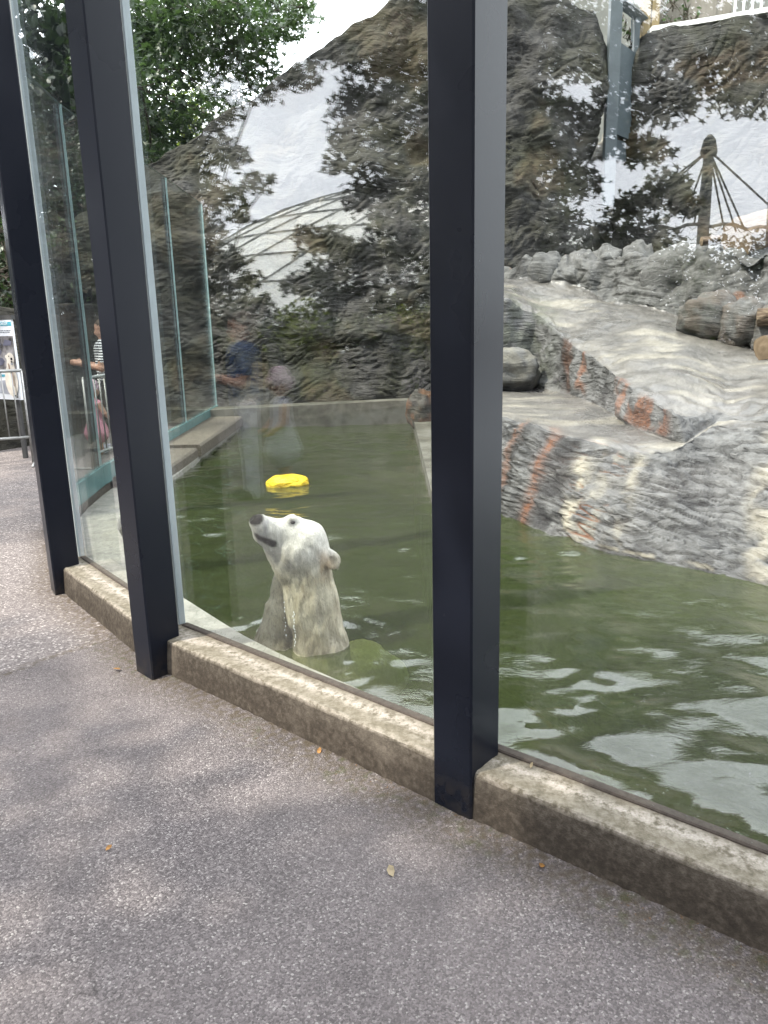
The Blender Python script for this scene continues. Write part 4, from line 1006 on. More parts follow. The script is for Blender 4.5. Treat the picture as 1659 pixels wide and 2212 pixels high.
board_poly('caption_band', [(-1.5, HB * .29), (-.16, HB * .29), (-.16, HB * .32), (-1.5, HB * .32)], .004, M['print_teal'])
board_poly('print_shadow', [(-.42, HB * .08), (-.05, HB * .06), (-.02, HB * .16), (-.1, HB * .26), (-.34, HB * .24), (-.44, HB * .16)], .005, M['print_grey'])
def ell(cu, cv, ru, rv, n=18, rot=0.):
    return [(min(-.003, cu + ru * math.cos(a) * math.cos(rot) - rv * math.sin(a) * math.sin(rot)), cv + ru * math.cos(a) * math.sin(rot) + rv * math.sin(a) * math.cos(rot)) for a in [2 * math.pi * i / n for i in range(n)]]
off = .012
for nm_, pts, mt in [
    ('print_body', ell(-.12, HB * .24, .115, HB * .20), 'print_fur'), ('print_chest', ell(-.10, HB * .40, .075, HB * .14), 'print_fur'),
    ('print_neck_patch', ell(-.125, HB * .42, .014, HB * .05, rot=.2), 'print_fur_dark'),
    ('print_head', ell(-.085, HB * .52, .072, HB * .075), 'print_fur'), ('print_ear', ell(-.150, HB * .545, .022, HB * .022), 'print_fur'),
    ('print_eye', ell(-.103, HB * .55, .008, HB * .008), 'print_black'), ('print_nose', ell(-.058, HB * .517, .019, HB * .017), 'print_black'),
    ('print_mouth', ell(-.058, HB * .480, .018, HB * .010), 'print_black'), ('print_chin', ell(-.058, HB * .455, .022, HB * .012), 'print_grey'),
    ('print_arm', ell(-.095, HB * .16, .042, HB * .09, rot=.35), 'print_fur'), ('print_paw', ell(-.075, HB * .075, .035, HB * .025), 'print_fur'),
    ('print_claws', ell(-.072, HB * .055, .020, HB * .009), 'print_black'), ('print_claws', ell(-.03, HB * .038, .018, HB * .008), 'print_black'),
    ('print_leg_shade', ell(-.06, HB * .27, .012, HB * .10), 'print_fur_dark')]:
    board_poly(nm_, pts, off, M[mt], .001); off += .0012
def board_text(body_, u_right, v, size, mat, align='RIGHT', name='lettering'):
    cu = bpy.data.curves.new(name, 'FONT'); cu.body = body_; cu.size = size; cu.align_x = align; cu.extrude = .0006
    tmp = bpy.data.objects.new(name, cu); COL.objects.link(tmp); dg = bpy.context.evaluated_depsgraph_get()
    me = bpy.data.meshes.new_from_object(tmp.evaluated_get(dg)); bpy.data.objects.remove(tmp)
    o = bpy.data.objects.new(name, me); me.materials.clear(); me.materials.append(mat); COL.objects.link(o)
    p = Vector((SIGN_R[0], SIGN_R[1], 0)) + rt * u_right + Vector((0, 0, zb + v)) + SGN * .008
    R = Matrix((rt, Vector((0, 0, 1)), SGN)).transposed().to_4x4(); R.translation = p
    o.parent = sgn; o.matrix_parent_inverse = Matrix.Translation(-Vector(sgn.location)); o.matrix_basis = R; return o
board_text('E MEDVĚDY', -.055, HB * .936, .045, M['print_white'])
for k in range(2):      # two lines of small print, too small to read in the photo: plain strokes
    u = -.75
    while u < -.03:
        w_ = rng_.uniform(.02, .05); u2 = min(u + w_, -.02); v = HB * (.865 - .022 * k)
        board_poly('small_print', [(u, v), (u2, v), (u2, v + .007), (u, v + .007)], .005, M['print_ink'], .001); u += w_ + .010
for k in range(3):
    v = HB * (.22 - .06 * k); board_poly('small_print', [(-.5, v), (-.40, v), (-.40, v + .006), (-.5, v + .006)], .0075, M['print_ink'], .001)

# crowd barriers: one in front of the board, one by the visitors
def barrier_run(a, b, label, n, zt=1.0, zb_=.16):
    a = np.array(a); b = np.array(b); e = empty('crowd_barrier', (a[0], a[1], 0), label, 'barrier', 'grey steel crowd barriers by the path')
    for nm, z_, r in (('top_rail', zt, .019), ('bottom_rail', zb_, .017)):
        m = MB(); m.tube([(*a, z_), (*b, z_)], r, 8); adopt(m.build(nm, M['galvanised'], smooth=True), e)
    for s in (0, 1):
        p = a + (b - a) * s; m = MB(); m.tube([(*p, 0.0), (*p, zt)], .019, 8); adopt(m.build('upright', M['galvanised'], smooth=True), e)
        dd = (b - a) / np.linalg.norm(b - a); nn = np.array([-dd[1], dd[0]]); m = MB(); m.tube([(*(p - nn * .3), .012), (*(p + nn * .3), .012)], .012, 8); adopt(m.build('foot', M['galvanised'], smooth=True), e)
    for k in range(1, n):
        p = a + (b - a) * k / n; m = MB(); m.tube([(*p, zb_), (*p, zt)], .0085, 6); adopt(m.build('bar', M['galvanised'], smooth=True), e)
    return e
a = at(66, 944, 8.95); d_ = np.array([-.866, -.5]) * 1.0
barrier_run((a[0], a[1]), (a[0] - 2.1 * .93, a[1] - 2.1 * .36), 'grey steel crowd barrier in front of the information board', 19, at(50, 800, 8.95)[2], a[2])
barrier_run((-3.22, 8.45), (-3.02, 10.6), 'grey steel crowd barrier between the child in pink and the far glass', 17)

def person(name, label, loc, rz, H, pose, parts_cols, group=None):
    """pose: list of (name of material key, [(p,q,ra,rb)...]) in units of metres for a figure of height H; one continuous body mesh"""
    e = empty(name, loc, label, 'person', group); e.rotation_euler = (0, 0, rz)
    prims = [(mk, np.array(a, float), np.array(b, float), ra, rb) for mk, L in pose for a, b, ra, rb in L]
    def f(P):
        d = None
        for mk, a, b, ra, rb in prims:
            c = capsule(P, a, b, ra, rb) if np.linalg.norm(b - a) > 1e-6 else np.linalg.norm(P - a, axis=-1) - ra
            d = c if d is None else smin(d, c, .022 * H / 1.6)
        return d
    A = np.array([p for _, a, b, ra, rb in prims for p in (a - max(ra, rb), a + max(ra, rb), b - max(ra, rb), b + max(ra, rb))])
    V, Q_ = nets(f, A.min(0) - .03, A.max(0) + .03, H * .0085)
    keys = list(dict.fromkeys(mk for mk, *_ in prims)); cen_ = V[Q_].mean(1); D = np.full((len(keys), len(cen_)), 9.)
    for mk, a, b, ra, rb in prims:
        c = capsule(cen_, a, b, ra, rb) if np.linalg.norm(b - a) > 1e-6 else np.linalg.norm(cen_ - a, axis=-1) - ra
        k = keys.index(mk); D[k] = np.minimum(D[k], c)
    body_ = mesh_np('body', vsmooth(V, Q_, 1), Q_, None, e, smooth=True, mats=[M[k] for k in keys], midx=np.argmin(D, 0)); return e
def adult(H, top_, legs, arms='phone'):
    h = H; L = []
    L.append((legs, [((.09 * h / 1.7, 0, .05), (.09 * h / 1.7, 0, .48 * h / 1.7), .05, .062), ((.09 * h / 1.7, 0, .48 * h / 1.7), (.085 * h / 1.7, 0, .88 * h / 1.7), .065, .092), ((-.09 * h / 1.7, .03, .05), (-.09 * h / 1.7, .02, .48 * h / 1.7), .05, .062), ((-.09 * h / 1.7, .02, .48 * h / 1.7), (-.085 * h / 1.7, 0, .88 * h / 1.7), .065, .092)]))
    L.append(('cloth_dark' if legs != 'cloth_dark' else 'cloth_grey', [((.09 * h / 1.7, -.05, .035), (.09 * h / 1.7, -.17, .03), .042, .034), ((-.09 * h / 1.7, -.02, .035), (-.09 * h / 1.7, -.14, .03), .042, .034)]))
    L.append((top_, [((0, 0, .92 * h / 1.7), (0, 0, 1.12 * h / 1.7), .135, .13), ((0, 0, 1.12 * h / 1.7), (0, 0, 1.33 * h / 1.7), .135, .14), ((.13, 0, 1.37 * h / 1.7), (-.13, 0, 1.37 * h / 1.7), .075, .075),
                     ((.18, 0, 1.37 * h / 1.7), (.235, -.03, 1.20 * h / 1.7), .06, .052), ((-.18, 0, 1.37 * h / 1.7), (-.235, -.03, 1.20 * h / 1.7), .06, .052)]))
    hz = 1.58 * h / 1.7
    sk = [((0, 0, 1.38 * h / 1.7), (0, -.01, 1.5 * h / 1.7), .055, .052), ((0, -.015, hz - .03), (0, -.015, hz + .03), .082, .088), ((0, -.10, hz - .035), (0, -.105, hz - .03), .018, .016), ((.085, 0, hz - .02), (.09, .005, hz), .016, .018), ((-.085, 0, hz - .02), (-.09, .005, hz), .016, .018)]
    for s in (1, -1):
        el = (s * .245, -.05, 1.10 * h / 1.7); wr = (s * .12, -.30, 1.16 * h / 1.7) if arms == 'phone' else (s * .26, -.12, .88 * h / 1.7)
        sk.append(((s * .235, -.03, 1.20 * h / 1.7), el, .047, .043)); sk.append((el, wr, .042, .028))
        w = np.array(wr); dr_ = w - np.array(el); dr_ /= np.linalg.norm(dr_); pm = w + dr_ * .05; sk.append((tuple(w), tuple(pm), .030, .034))
        up_ = np.array([0, 0, 1.]); sd_ = np.cross(dr_, up_); sd_ /= np.linalg.norm(sd_) + 1e-9; up2 = np.cross(sd_, dr_)
        for q in range(4):
            b0 = pm + up2 * (.024 - .016 * q) + dr_ * .02; k1 = b0 + dr_ * (.034, .038, .036, .028)[q] ; tip = k1 + dr_ * .018 - s * sd_ * .016
            sk.append((tuple(b0), tuple(k1), .0095, .009)); sk.append((tuple(k1), tuple(tip), .009, .008))
        th_ = pm + up2 * .03 - dr_ * .02; sk.append((tuple(th_), tuple(th_ + up2 * .03 + dr_ * .025), .011, .009))
    L.append(('skin', sk))
    L.append(('hair_brown', [((0, .0, hz + .055), (0, .03, hz + .05), .092, .096), ((0, .07, hz), (0, .07, hz - .10), .06, .05)]))
    return L
def child(H, hat=True, top_='cloth_pink', cap='cloth_hat'):
    h = H / 1.0; L = []
    L.append(('skin', [((.055 * h, 0, .03), (.05 * h, 0, .36 * h), .032, .045), ((-.055 * h, .01, .03), (-.05 * h, 0, .36 * h), .032, .045)]))
    L.append(('cloth_grey', [((.055 * h, -.02, .025), (.055 * h, -.08, .022), .03, .024), ((-.055 * h, -.01, .025), (-.055 * h, -.07, .022), .03, .024)]))
    L.append((top_, [((0, 0, .30 * h), (0, 0, .48 * h), .165 * h, .105 * h), ((0, 0, .48 * h), (0, 0, .68 * h), .092 * h, .085 * h), ((.09 * h, 0, .69 * h), (-.09 * h, 0, .69 * h), .045 * h, .045 * h)]))
    sk = [((0, 0, .7 * h), (0, 0, .78 * h), .036 * h, .038 * h), ((0, -.01, .84 * h), (0, -.01, .885 * h), .078 * h, .080 * h), ((0, -.088 * h, .845 * h), (0, -.092 * h, .85 * h), .014, .012), ((.078 * h, 0, .85 * h), (.083 * h, 0, .865 * h), .014, .014), ((-.078 * h, 0, .85 * h), (-.083 * h, 0, .865 * h), .014, .014)]
    for s in (1, -1):
        sk += [((s * .11 * h, 0, .68 * h), (s * .155 * h, -.03, .55 * h), .034 * h, .030 * h), ((s * .155 * h, -.03, .55 * h), (s * .13 * h, -.13, .47 * h), .029 * h, .022 * h), ((s * .13 * h, -.13, .47 * h), (s * .12 * h, -.17, .45 * h), .022 * h, .022 * h)]
        for q in range(4): sk.append(((s * (.135 - .010 * q) * h, -.175, .455 * h), (s * (.130 - .010 * q) * h, -.205, .435 * h), .0065, .006))
        sk.append(((s * .105 * h, -.15, .46 * h), (s * .09 * h, -.17, .47 * h), .008, .007))
    L.append(('skin', sk))
    if hat: L.append((cap, [((0, 0, .905 * h), (0, 0, .93 * h), .098 * h, .085 * h), ((-.05 * h, -.075 * h, .885 * h), (.05 * h, -.075 * h, .885 * h), .030 * h, .030 * h), ((0, .03 * h, .88 * h), (0, .05 * h, .87 * h), .085 * h, .075 * h)]))
    else: L.append(('hair_brown', [((0, .015, .90 * h), (0, .02, .92 * h), .092 * h, .085 * h), ((0, .05 * h, .86 * h), (0, .05 * h, .80 * h), .06 * h, .05 * h)]))
    return L
cp_ = at(214, 975, 9.55)
person('person', 'toddler in pink sun hat and pink dress behind the far glass', (cp_[0], cp_[1], 0), rad(150), .92, child(.92), None)
wp_ = at(243, 975, 9.9)
person('person', 'adult in black and white striped top holding up a phone behind the far glass', (wp_[0] + .05, wp_[1], 0), rad(-75), 1.62, adult(1.62, 'cloth_stripe', 'cloth_dark'), None)

# ================================================================== MIRRORED SIDE (what the glass shows behind the camera)
_a, _b = NODES[3], NODES[4]; _tt = (_b - _a) / np.linalg.norm(_b - _a); _nn = np.array([_tt[1], -_tt[0]])
if _nn @ _a > 0: _nn = -_nn
_a4, _b4 = NODES[2], NODES[3]; _t4 = (_b4 - _a4) / np.linalg.norm(_b4 - _a4); _n4 = np.array([_t4[1], -_t4[0]])
if _n4 @ _a4 > 0: _n4 = -_n4
def mir(p, pane4=False):
    """a point seen in the near panes -> where it really stands, on the visitors' side"""
    a_, n_ = (_a4, _n4) if pane4 else (_a, _nn)
    p = np.array(p, float); d = (p[:2] - a_) @ n_; q = p.copy(); q[:2] = p[:2] - 2 * d * n_; return q

# ---- trees
_mp = []
for k in range(10):
    a = math.pi * (k / 5.0 + .5); r_ = (1.0, .42)[k % 2] * (1.0, .9, .8, .75, .9, .75)[min(k, 10 - k)]
    _mp.append((r_ * math.cos(a) * .52, r_ * math.sin(a) * .52, 0))
MAPLE = np.array([(0, 0, .05)] + _mp); MAPLE_F = np.array([(0, 1 + i, 1 + (i + 1) % 10) for i in range(10)])
OVAL = np.array([(0, -.5, 0), (.30, -.18, .06), (.26, .22, .06), (0, .55, 0), (-.26, .22, .06), (-.30, -.18, .06), (0, 0, -.03)]); OVAL_F = np.array([(6, i, (i + 1) % 6) for i in range(6)])
def leaves(C, size, kind, rs, droop=.5):
    n = len(C); T, Fc = (MAPLE, MAPLE_F) if kind == 'maple' else (OVAL, OVAL_F)
    yaw = rs.uniform(0, 2 * np.pi, n); pit = rs.normal(droop, .55, n); rol = rs.normal(0, .5, n); s = size * rs.uniform(.6, 1.25, n)
    cy_, sy = np.cos(yaw), np.sin(yaw); cp2, sp2 = np.cos(pit), np.sin(pit); cr, sr = np.cos(rol), np.sin(rol)
    Rz = np.zeros((n, 3, 3)); Rz[:, 0, 0] = cy_; Rz[:, 0, 1] = -sy; Rz[:, 1, 0] = sy; Rz[:, 1, 1] = cy_; Rz[:, 2, 2] = 1
    Rx = np.zeros((n, 3, 3)); Rx[:, 0, 0] = 1; Rx[:, 1, 1] = cp2; Rx[:, 1, 2] = -sp2; Rx[:, 2, 1] = sp2; Rx[:, 2, 2] = cp2
    Ry = np.zeros((n, 3, 3)); Ry[:, 1, 1] = 1; Ry[:, 0, 0] = cr; Ry[:, 0, 2] = sr; Ry[:, 2, 0] = -sr; Ry[:, 2, 2] = cr
    R = Rz @ Rx @ Ry; V = np.einsum('nij,kj->nki', R, T) * s[:, None, None] + C[:, None]
    F_ = (np.arange(n)[:, None, None] * len(T) + Fc[None]).reshape(-1, Fc.shape[1]); return V.reshape(-1, 3), F_
def tree(name, label, foot, clumps, trunk_top, leaf, size, mat, seed, trunk_r=.2, per=110, flat=.6, cat='tree', group=None, kind='maple', limb=True):
    """clumps: array of (x,y,z,r). trunk from foot to trunk_top; a limb runs to every clump"""
    rs = np.random.RandomState(seed); foot = np.array(foot, float); tp = np.array(trunk_top, float)
    e = empty(name, tuple(foot), label, cat, group)
    m = MB(); ks = np.linspace(0, 1, 8); pts = [foot * (1 - k) + tp * k + np.array([.10 * math.sin(3 * k + seed), .10 * math.cos(2.3 * k + seed), 0]) for k in ks]; pts[0] = foot + np.array([0, 0, -.05])
    m.tube(pts, [trunk_r * (1.25 - .85 * k) for k in ks], 10); adopt(m.build('trunk', M['bark'], smooth=True), e)
    C = np.array(clumps, float); lm = MB()
    if limb:
        tk = np.array([foot * (1 - k) + tp * k for k in np.linspace(.3, 1, 12)])
        nodes = list(tk); order = np.argsort([np.min(np.linalg.norm(tk - c[:3], axis=1)) for c in C])
        for oi in order:
            c = C[oi]; ND = np.array(nodes); dd_ = np.linalg.norm(ND - c[:3], axis=1) + np.where(np.arange(len(ND)) < 12, .0, .15) + 2.0 * np.maximum(0, ND[:, 2] - c[2] - .3)
            a = ND[int(np.argmin(dd_))]; L = np.linalg.norm(c[:3] - a); nodes.append(c[:3])
            mid = (a + c[:3]) / 2 + np.array([0, 0, .10 * L]) + rs.normal(0, .06 * L + .02, 3); r0 = min(trunk_r * .3, .010 + .012 * L)
            q = [a * (1 - s_) ** 2 + 2 * mid * s_ * (1 - s_) + c[:3] * s_ * s_ for s_ in np.linspace(0, 1, 6)]
            lm.tube(q, [r0 * (1 - .6 * s_) for s_ in np.linspace(0, 1, 6)], 5, False)
            for _ in range(5):
                dd = rs.normal(size=3); dd /= np.linalg.norm(dd); dd[2] *= flat; lm.tube([c[:3] - dd * .1, c[:3] + dd * c[3] * .5 + rs.normal(0, .04, 3), c[:3] + dd * c[3] * .95], [.012, .007, .003], 4, False)
        adopt(lm.build('branches', M['bark'], smooth=True), e)
    pts = []
    for c in C:
        n = max(12, int(per * c[4] * (c[3] / .6) ** 2)); d = rs.normal(size=(n, 3)); d /= np.linalg.norm(d, axis=1)[:, None]; r = c[3] * rs.uniform(.25, 1.08, n) ** .7
        sub = np.round(rs.uniform(0, 1, n) * 5); pull = rs.normal(0, .16, (6, 3))[sub.astype(int)] * c[3]
        p = c[:3] + d * r[:, None] * np.array([1, 1, flat]) + pull; p[:, 2] -= .22 * np.linalg.norm(p[:, :2] - c[:2], axis=1) ** 2 / c[3]; pts.append(p)
    pts = np.concatenate(pts); V, F_ = leaves(pts, size, kind, rs); o = mesh_np('crown', V, F_, M[mat]); adopt(o, e); return e
def blob(center, rx, ry, rz, n, r, rs, shell=.5, dens=1.0):
    out = []
    while len(out) < n:
        d = rs.normal(size=3); d /= np.linalg.norm(d); s = rs.uniform(shell ** 3, 1) ** (1 / 3.)
        out.append((center[0] + d[0] * rx * s, center[1] + d[1] * ry * s, center[2] + d[2] * rz * s, r * rs.uniform(.75, 1.25), dens))
    return out
def px_clumps(L, dist, rs, jit=.7, scale=1.0, mirror=False):
    out = []
    for px, py, r in L:
        dd = dist + rs.uniform(-jit, jit); p = ang_of(px, py, dd)
        if mirror: p = mir(p, px > 1030)
        out.append((p[0], p[1], p[2], r * dd / 1662.0 * scale, 1.0))
    return out
rs = np.random.RandomState(21)
PER_A = 480
# tree A, reflected in both near panes
LA = [(850, 40, 75), (905, 140, 75), (800, 110, 50), (745, 110, 30), (785, 225, 58), (860, 240, 66), (755, 300, 42), (842, 335, 72), (905, 395, 66), (725, 352, 26), (800, 410, 50), (855, 470, 52), (700, 520, 46), (655, 512, 26),
      (755, 562, 54), (690, 600, 48), (830, 560, 62), (905, 520, 50), (880, 625, 54), (800, 640, 50), (740, 650, 45), (920, 60, 60), (640, 610, 30),
      (1180, 50, 60), (1255, 100, 60), (1130, 130, 70), (1310, 60, 60), (1200, 240, 52), (1280, 300, 60), (1170, 320, 64), (1120, 420, 66), (1240, 400, 50), (1325, 240, 46), (1400, 110, 74), (1480, 60, 74),
      (1560, 110, 66), (1650, 170, 60), (1425, 215, 50), (1490, 180, 40), (1590, 200, 30), (1640, 60, 74), (1400, 320, 40), (1435, 410, 46), (1375, 440, 40), (1200, 480, 58), (1120, 520, 50), (1130, 260, 60), (1340, 150, 40), (1480, 440, 34), (1310, 500, 40), (1110, 40, 60), (1250, 560, 60), (1400, 520, 60), (1180, 580, 60), (960, 300, 70), (1020, 200, 80), (1000, 450, 80), (1020, 60, 80), (980, 580, 70), (1060, 330, 70)]
cA = px_clumps(LA, 14.5, rs, 1.6, 1.12, True); footA = mir(ang_of(1060, 760, 15.5)); footA[2] = 0
topA = footA + np.array([.3, .2, 8.0])
cA += blob((footA[0] - 1.6, footA[1] + .3, 10.0), 4.4, 4.8, 3.2, 80, .62, rs, .25, .4)
tree('maple_tree', 'tall leafy maple reflected above the rock wall and door', footA, cA, topA, 'maple', .19, 'leaf_linden', 1, .30, PER_A, group='trees on the visitors side')
# tree B, hanging branches reflected at the left of the pane with the bear
LB = [(470, 235, 46), (440, 300, 52), (505, 330, 36), (420, 400, 50), (480, 420, 42), (548, 392, 28), (585, 385, 14), (455, 490, 46), (500, 560, 40), (475, 620, 50), (535, 600, 28), (440, 550, 50), (395, 480, 52), (300, 30, 70), (380, 40, 66), (460, 40, 62), (540, 60, 52), (420, 130, 66), (500, 130, 54), (340, 130, 66), (340, 220, 60), (410, 220, 56), (620, 55, 40), (575, 110, 44), (640, 10, 40), (560, 0, 54), (600, 150, 44), (560, 190, 36), (655, 165, 34), (700, 120, 30), (755, 85, 36), (360, 420, 60), (340, 520, 60), (400, 640, 60), (520, 470, 24), (350, 340, 60), (300, 300, 70), (260, 450, 80), (560, 660, 36), (500, 680, 46)]
cB = px_clumps(LB, 13.0, rs, 1.2, 1.05, True); footB = mir(ang_of(330, 760, 13.5)); footB[2] = 0
topB = footB + np.array([.2, -.2, 7.5])
cB += blob((footB[0] - 1.0, footB[1] + .2, 8.8), 4.2, 4.6, 3.0, 64, .62, rs, .25, .4)
tree('linden_tree', 'broad linden with drooping twigs reflected left of the lifted muzzle', footB, cB, topB, 'maple', .165, 'leaf_linden', 2, .26, PER_A, group='trees on the visitors side')
cC = blob((-4.5, -1.4, 7.1), 3.3, 2.6, 1.4, 58, .62, rs, .15, .55)  # crown added out of view, shaped to shade the path but not the bear
tree('maple_tree', 'unseen spreading maple added to shade the path beside the glass', (-7.2, -4.2, 0), cC, (-6.3, -3.2, 6.6), 'maple', .21, 'leaf_maple', 8, .24, 300, group='trees on the visitors side')
# trees in direct view, upper left, beyond the pool
LD = [(330, 55, 70), (420, 25, 70), (520, 55, 70), (600, 20, 60), (650, 15, 36), (385, 150, 75), (470, 160, 60), (300, 190, 70), (350, 250, 60), (425, 235, 50), (560, 135, 40), (300, 95, 66), (500, 110, 40), (480, 215, 40), (540, 190, 36), (590, 165, 28), (300, 300, 60), (400, 300, 50), (620, 60, 30), (560, 85, 30), (330, 340, 60), (260, 240, 70), (250, 120, 70), (430, 90, 45), (380, 10, 60), (470, 10, 50)]
cD = px_clumps(LD, 17.5, rs, 1.5, 1.12); fD = at(330, 720, 17.5); fD[2] = 0
tree('maple_tree', 'green maple overhanging the left end of the rock wall', fD, cD + blob((fD[0], fD[1] + 1, 9.2), 4, 3.5, 2, 22, 1.1, rs, .5, .35), fD + np.array([.3, 0, 7.0]), 'maple', .20, 'leaf_maple', 3, .24, 230, group='trees beyond the pool')
cE = blob((-8.2, 17.8, 5.4), 3.8, 2.2, 4.2, 95, .85, rs, .3)
tree('maple_tree', 'dense dark tree filling the view through the left panes', (-8.2, 17.8, 0), cE, (-8.0, 17.6, 7), 'oval', .22, 'leaf_dark', 4, .26, 105, group='trees beyond the pool', kind='oval')
cE = blob((-5.2, 14.6, 3.4), 1.7, 1.3, 2.4, 44, .55, rs, .3)
tree('hazel_tree', 'small dark leafy tree behind the retaining wall', (-5.2, 14.6, 0), cE, (-5.2, 14.6, 3.6), 'maple', .14, 'leaf_dark', 5, .10, 95, group='trees beyond the pool')
cE = blob((-3.9, 22.5, 5.2), 2.6, 2.0, 2.6, 30, .8, rs, .4)
tree('linden_tree', 'bright yellow green tree further back between the leaves', (-3.9, 22.5, 0), cE, (-3.9, 22.5, 6), 'maple', .16, 'leaf_bright', 6, .18, 110, group='trees beyond the pool')
cE = blob((-13.5, 16.5, 6.0), 3.6, 3.0, 4.5, 60, 1.0, rs, .3)
tree('maple_tree', 'large dark tree past the information board', (-13.5, 16.5, 0), cE, (-13.5, 16.5, 8), 'oval', .26, 'leaf_dark', 7, .28, 70, group='trees beyond the pool', kind='oval')
for k, (x, y, lab) in enumerate([(-17.5, 9.5, 'big dark maple left of the information board'), (-13.6, 11.4, 'big dark maple above the bend of the path'), (-11.0, 24.0, 'big dark maple far behind the retaining wall')]):
    cE = blob((x, y, 6.0), 3.9, 3.9, 5.2, 80, 1.05, rs, .3)
    tree('maple_tree', lab, (x, y, 0), cE, (x, y, 9), 'oval', .34, 'leaf_dark', 80 + k, .3, 44, group='surrounding maples', kind='oval')
for k, (x, y, lab) in enumerate([(7.5, -8.0, 'big dark maple across the path near the barrier end'), (1.0, -12.0, 'big dark maple opposite the glass across the path'), (-6.5, -12.5, 'big dark maple across the path towards the reflected trees'), (12.5, -5.0, 'big dark maple by the near end of the barrier')]):
    cE = blob((x, y, 6.2), 4.4, 3.6, 5.4, 84, 1.15, rs, .3)
    tree('maple_tree', lab, (x, y, 0), cE, (x, y, 9), 'oval', .42, 'leaf_dark', 90 + k, .3, 34, group='surrounding maples', kind='oval')
def shrub(label, c, r, n, seed, mat, group, size=.09, per_=110):
    rs_ = np.random.RandomState(seed); cl_ = blob((c[0], c[1], c[2] + r[2] * .9), r[0], r[1], r[2], n, max(.22, .35 * r[0]), rs_, .4)
    return tree('shrub', label, (c[0], c[1], c[2]), cl_, (c[0], c[1], c[2] + r[2]), 'oval', size, mat, seed, .05, per_, .8, 'shrub', group, 'oval')
for k, (c, r, mat, lab) in enumerate([((-6.6, 10.2, 1.6), (.9, .7, .8), 'leaf_maple', 'leafy shrub on top of the retaining wall above the board'), ((-5.6, 11.2, 1.7), (.8, .6, .8), 'leaf_dark', 'dark shrub on the retaining wall behind the visitors'), ((-5.3, 12.6, 1.6), (.8, .7, 1.0), 'leaf_maple', 'tall shrub at the far end of the retaining wall'), ((-8.2, 9.6, 1.6), (1, .7, .9), 'leaf_dark', 'dark shrub on the retaining wall at the frame edge')]):
    shrub(lab, c, r, 26, 30 + k, mat, 'shrubs on the retaining wall')
# ivy on the fence
iv = px_clumps([(1455, 10, 22), (1480, 30, 22), (1500, 45, 18), (1440, 50, 14), (1530, 50, 14), (1470, -20, 24), (1570, 45, 10), (1360, 75, 14), (1345, 55, 12)], 14.3, rs, .05)
tree('ivy', 'green ivy climbing the wooden fence', at(1470, 62, 12.98), iv, at(1470, 0, 12.98), 'oval', .075, 'leaf_maple', 44, .015, 130, .9, 'ivy', None, 'oval')
# reflected shrubs below the dome, hiding the path edge
for k, (px, py, dist_, r, mat) in enumerate([(655, 700, 17, (1.0, .8, 1.05), 'leaf_bright'), (560, 705, 18, (1.2, .9, 1.05), 'leaf_maple'), (760, 715, 17.5, (1.1, .9, 1.05), 'leaf_maple'), (860, 700, 18, (1.2, .9, 1.05), 'leaf_bright'), (960, 705, 18, (1.2, .9, 1.05), 'leaf_maple'), (440, 700, 17, (1.2, .9, .9), 'leaf_maple'), (1160, 660, 19, (1.6, 1.1, 1.6), 'leaf_dark'), (1290, 640, 20, (1.7, 1.2, 1.7), 'leaf_dark'), (1430, 640, 20, (1.7, 1.2, 1.5), 'leaf_maple'), (1590, 620, 21, (1.9, 1.2, 1.6), 'leaf_dark')]):
    p = mir(ang_of(px, py, dist_), px > 1030); p[2] = 0
    lab = ['yellow green shrub reflected just under the dome', 'green shrub reflected at the left foot of the dome', 'green shrub reflected under the middle of the dome', 'yellow green shrub reflected right of the dome foot', 'green shrub reflected behind the middle post', 'green shrub reflected beside the far panes', 'dark shrub reflected over the left of the ridge', 'dark shrub reflected over the ridge boulders', 'green shrub reflected below the mast', 'dark shrub reflected at the right frame edge'][k]
    shrub(lab, p, r, 44, 60 + k, mat, 'shrubs on the visitors side', .13, 190)

# ---- dome seen in the glass
dc = mir(at(900, 700, 64)); dc[2] = 0
dome = empty('dome_building', tuple(dc), 'large pale panelled dome roof reflected in the glass behind the bear', 'dome')
RB, HD = 24.0, 11.6; RS = (RB * RB + HD * HD) / (2 * HD); zc = HD - RS; phm = math.acos(-zc / RS) if zc < 0 else math.pi / 2
phm = math.asin(RB / RS); ROWS, SEC = 10, 30
def dpt(r, s, off=0.0):
    ph = phm * r / ROWS; th = 2 * math.pi * (s + .5 * r) / SEC; R_ = RS + off; return np.array([R_ * math.sin(ph) * math.cos(th), R_ * math.sin(ph) * math.sin(th), zc + R_ * math.cos(ph)])
ribs = MB()
for r in range(1, ROWS):
    for s in range(SEC):
        a0, a1, b1, b0 = dpt(r, s), dpt(r, s + 1), dpt(r + 1, s + 1), dpt(r + 1, s); c = (a0 + a1 + b0 + b1) / 4; c = c * (1 + .006)
        V = [a0, a1, b1, b0, c]; mesh_np('roof_panel', V, [(0, 4, 1), (1, 4, 2), (2, 4, 3), (3, 4, 0)], M['dome_panel'], dome)
        ribs.tube([dpt(r, s, .05), dpt(r, s + 1, .05)], .065, 5, False); ribs.tube([dpt(r, s, .05), dpt(r + 1, s, .05)], .065, 5, False)
for s in range(SEC): ribs.tube([dpt(ROWS, s, .05), dpt(ROWS, s + 1, .05)], .16, 5, False)
ribs.build('ribs', M['dome_rib'], dome)
cap_v = [dpt(1, s) for s in range(SEC)] + [np.array([0, 0, HD])]; mesh_np('crown_cap', cap_v, [(s, (s + 1) % SEC, SEC) for s in range(SEC)], M['dome_panel'], dome)

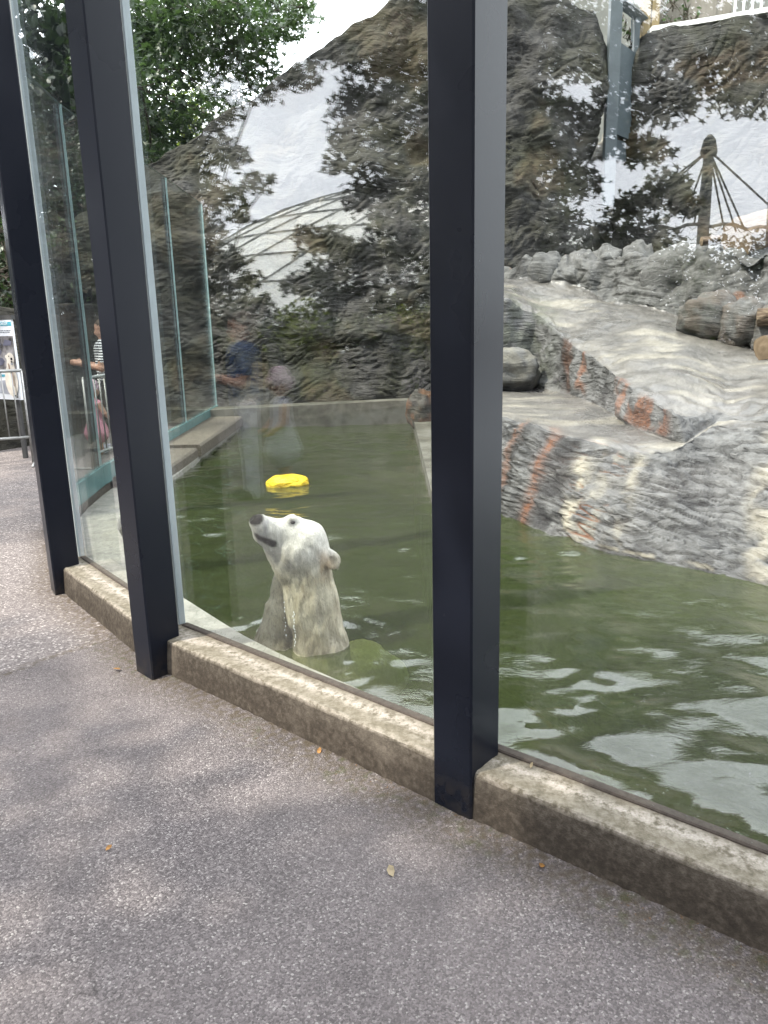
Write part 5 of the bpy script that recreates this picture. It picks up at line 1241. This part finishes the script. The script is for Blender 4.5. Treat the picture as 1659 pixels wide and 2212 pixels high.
# ---- mast with stays seen in the right pane
mt_top = mir(ang_of(1533, 302, 24), True); mt_b = mt_top.copy(); mt_b[2] = 0
mast = empty('aviary_mast', tuple(mt_b), 'dark steel mast with stay cables reflected above the log', 'mast')
m = MB(); m.tube([mt_b, mt_b * .3 + mt_top * .7, mt_top - np.array([0, 0, .35])], [.17, .15, .13], 12); adopt(m.build('pole', M['mast_steel'], smooth=True), mast)
m = MB(); m.tube([mt_top - np.array([0, 0, .42]), mt_top - np.array([0, 0, .3]), mt_top, mt_top + np.array([0, 0, .12])], [.19, .22, .15, .06], 12); adopt(m.build('cap', M['mast_steel'], smooth=True), mast)
for px, py in ((1395, 430), (1400, 445), (1475, 480), (1500, 480), (1590, 500), (1610, 500), (1565, 500), (1690, 470)):
    q = mir(ang_of(px, py, 24.0 + (px % 7) * .3), True); m = MB(); m.tube([mt_top - np.array([0, 0, .25]), q], .028, 5); adopt(m.build('stay_cable', M['mast_steel']), mast)
nt = MB(); r0 = [mir(ang_of(1380 + 26 * k, 490 - (8 if k % 3 else 0) + abs(k - 6) * 2, 24.3), True) for k in range(16)]
nt.tube(r0, .05, 5, False); adopt(nt.build('net_rope', M['mast_steel']), mast)
net = MB()
for k in range(15):
    for j in range(1, 7):
        a = r0[k]; b = r0[k + 1]; net.tube([a - np.array([0, 0, .28 * (j - 1)]), (a + b) / 2 - np.array([0, 0, .28 * (j - .5)]), b - np.array([0, 0, .28 * (j - 1)])], .012, 3, False)
o = net.build('netting', M['mast_steel']); adopt(o, mast); o['kind'] = 'stuff'

# ---- visitors reflected beside the bear
def refl_person(px, py, dist_, rz, H, pose, label):
    p = mir(ang_of(px, py, dist_)); person('person', label, (p[0], p[1], 0), rz, H, pose, None, 'visitors reflected in the glass')
refl_person(540, 985, 7.0, rad(170), 1.60, adult(1.60, 'cloth_blue', 'cloth_grey', 'phone'), 'adult in a blue shirt reflected over the far water')
refl_person(612, 960, 7.6, rad(165), 1.12, child(1.12, True, 'cloth_grey', 'cloth_hat'), 'child in a pale pink cap reflected over the foot of the rock wall')
refl_person(428, 960, 8.0, rad(150), 1.15, child(1.15, False, 'cloth_pink'), 'bareheaded child in pink reflected in the far panes')

# ================================================================== SMALL THINGS ON THE PATH
def dead_leaf(px, py, z, size, mat, label, seed):
    rs_ = np.random.RandomState(seed); V, F_ = leaves(np.array([[0., 0, 0]]), size, 'oval', rs_, .25); o = mesh_np('fallen_leaf', V, F_, M[mat]); p = gz(px, py, z)
    o.location = (p[0], p[1], z + .012); return tag(o, label, 'leaf', 'fallen leaves by the plinth')
dead_leaf(236, 1838, 0, .035, 'dead_leaf', 'small orange leaf lying alone on the open asphalt', 1)
dead_leaf(1170, 1877, 0, .032, 'dead_leaf', 'reddish dead leaf at the foot of the right plinth block', 2)
dead_leaf(845, 1888, 0, .04, 'pale_leaf', 'pale dry leaf on the asphalt below the middle bay', 3)
dead_leaf(690, 1628, 0, .025, 'dead_leaf', 'tiny brown leaf against the plinth under the bear', 4)
dead_leaf(253, 1458 - 8, 0, .03, 'dead_leaf', 'tan leaf at the seam beside the second post', 5)
dead_leaf(1148, 1660, KERB_H, .03, 'pale_leaf', 'curled dry leaf on top of the plinth beside the post', 6)
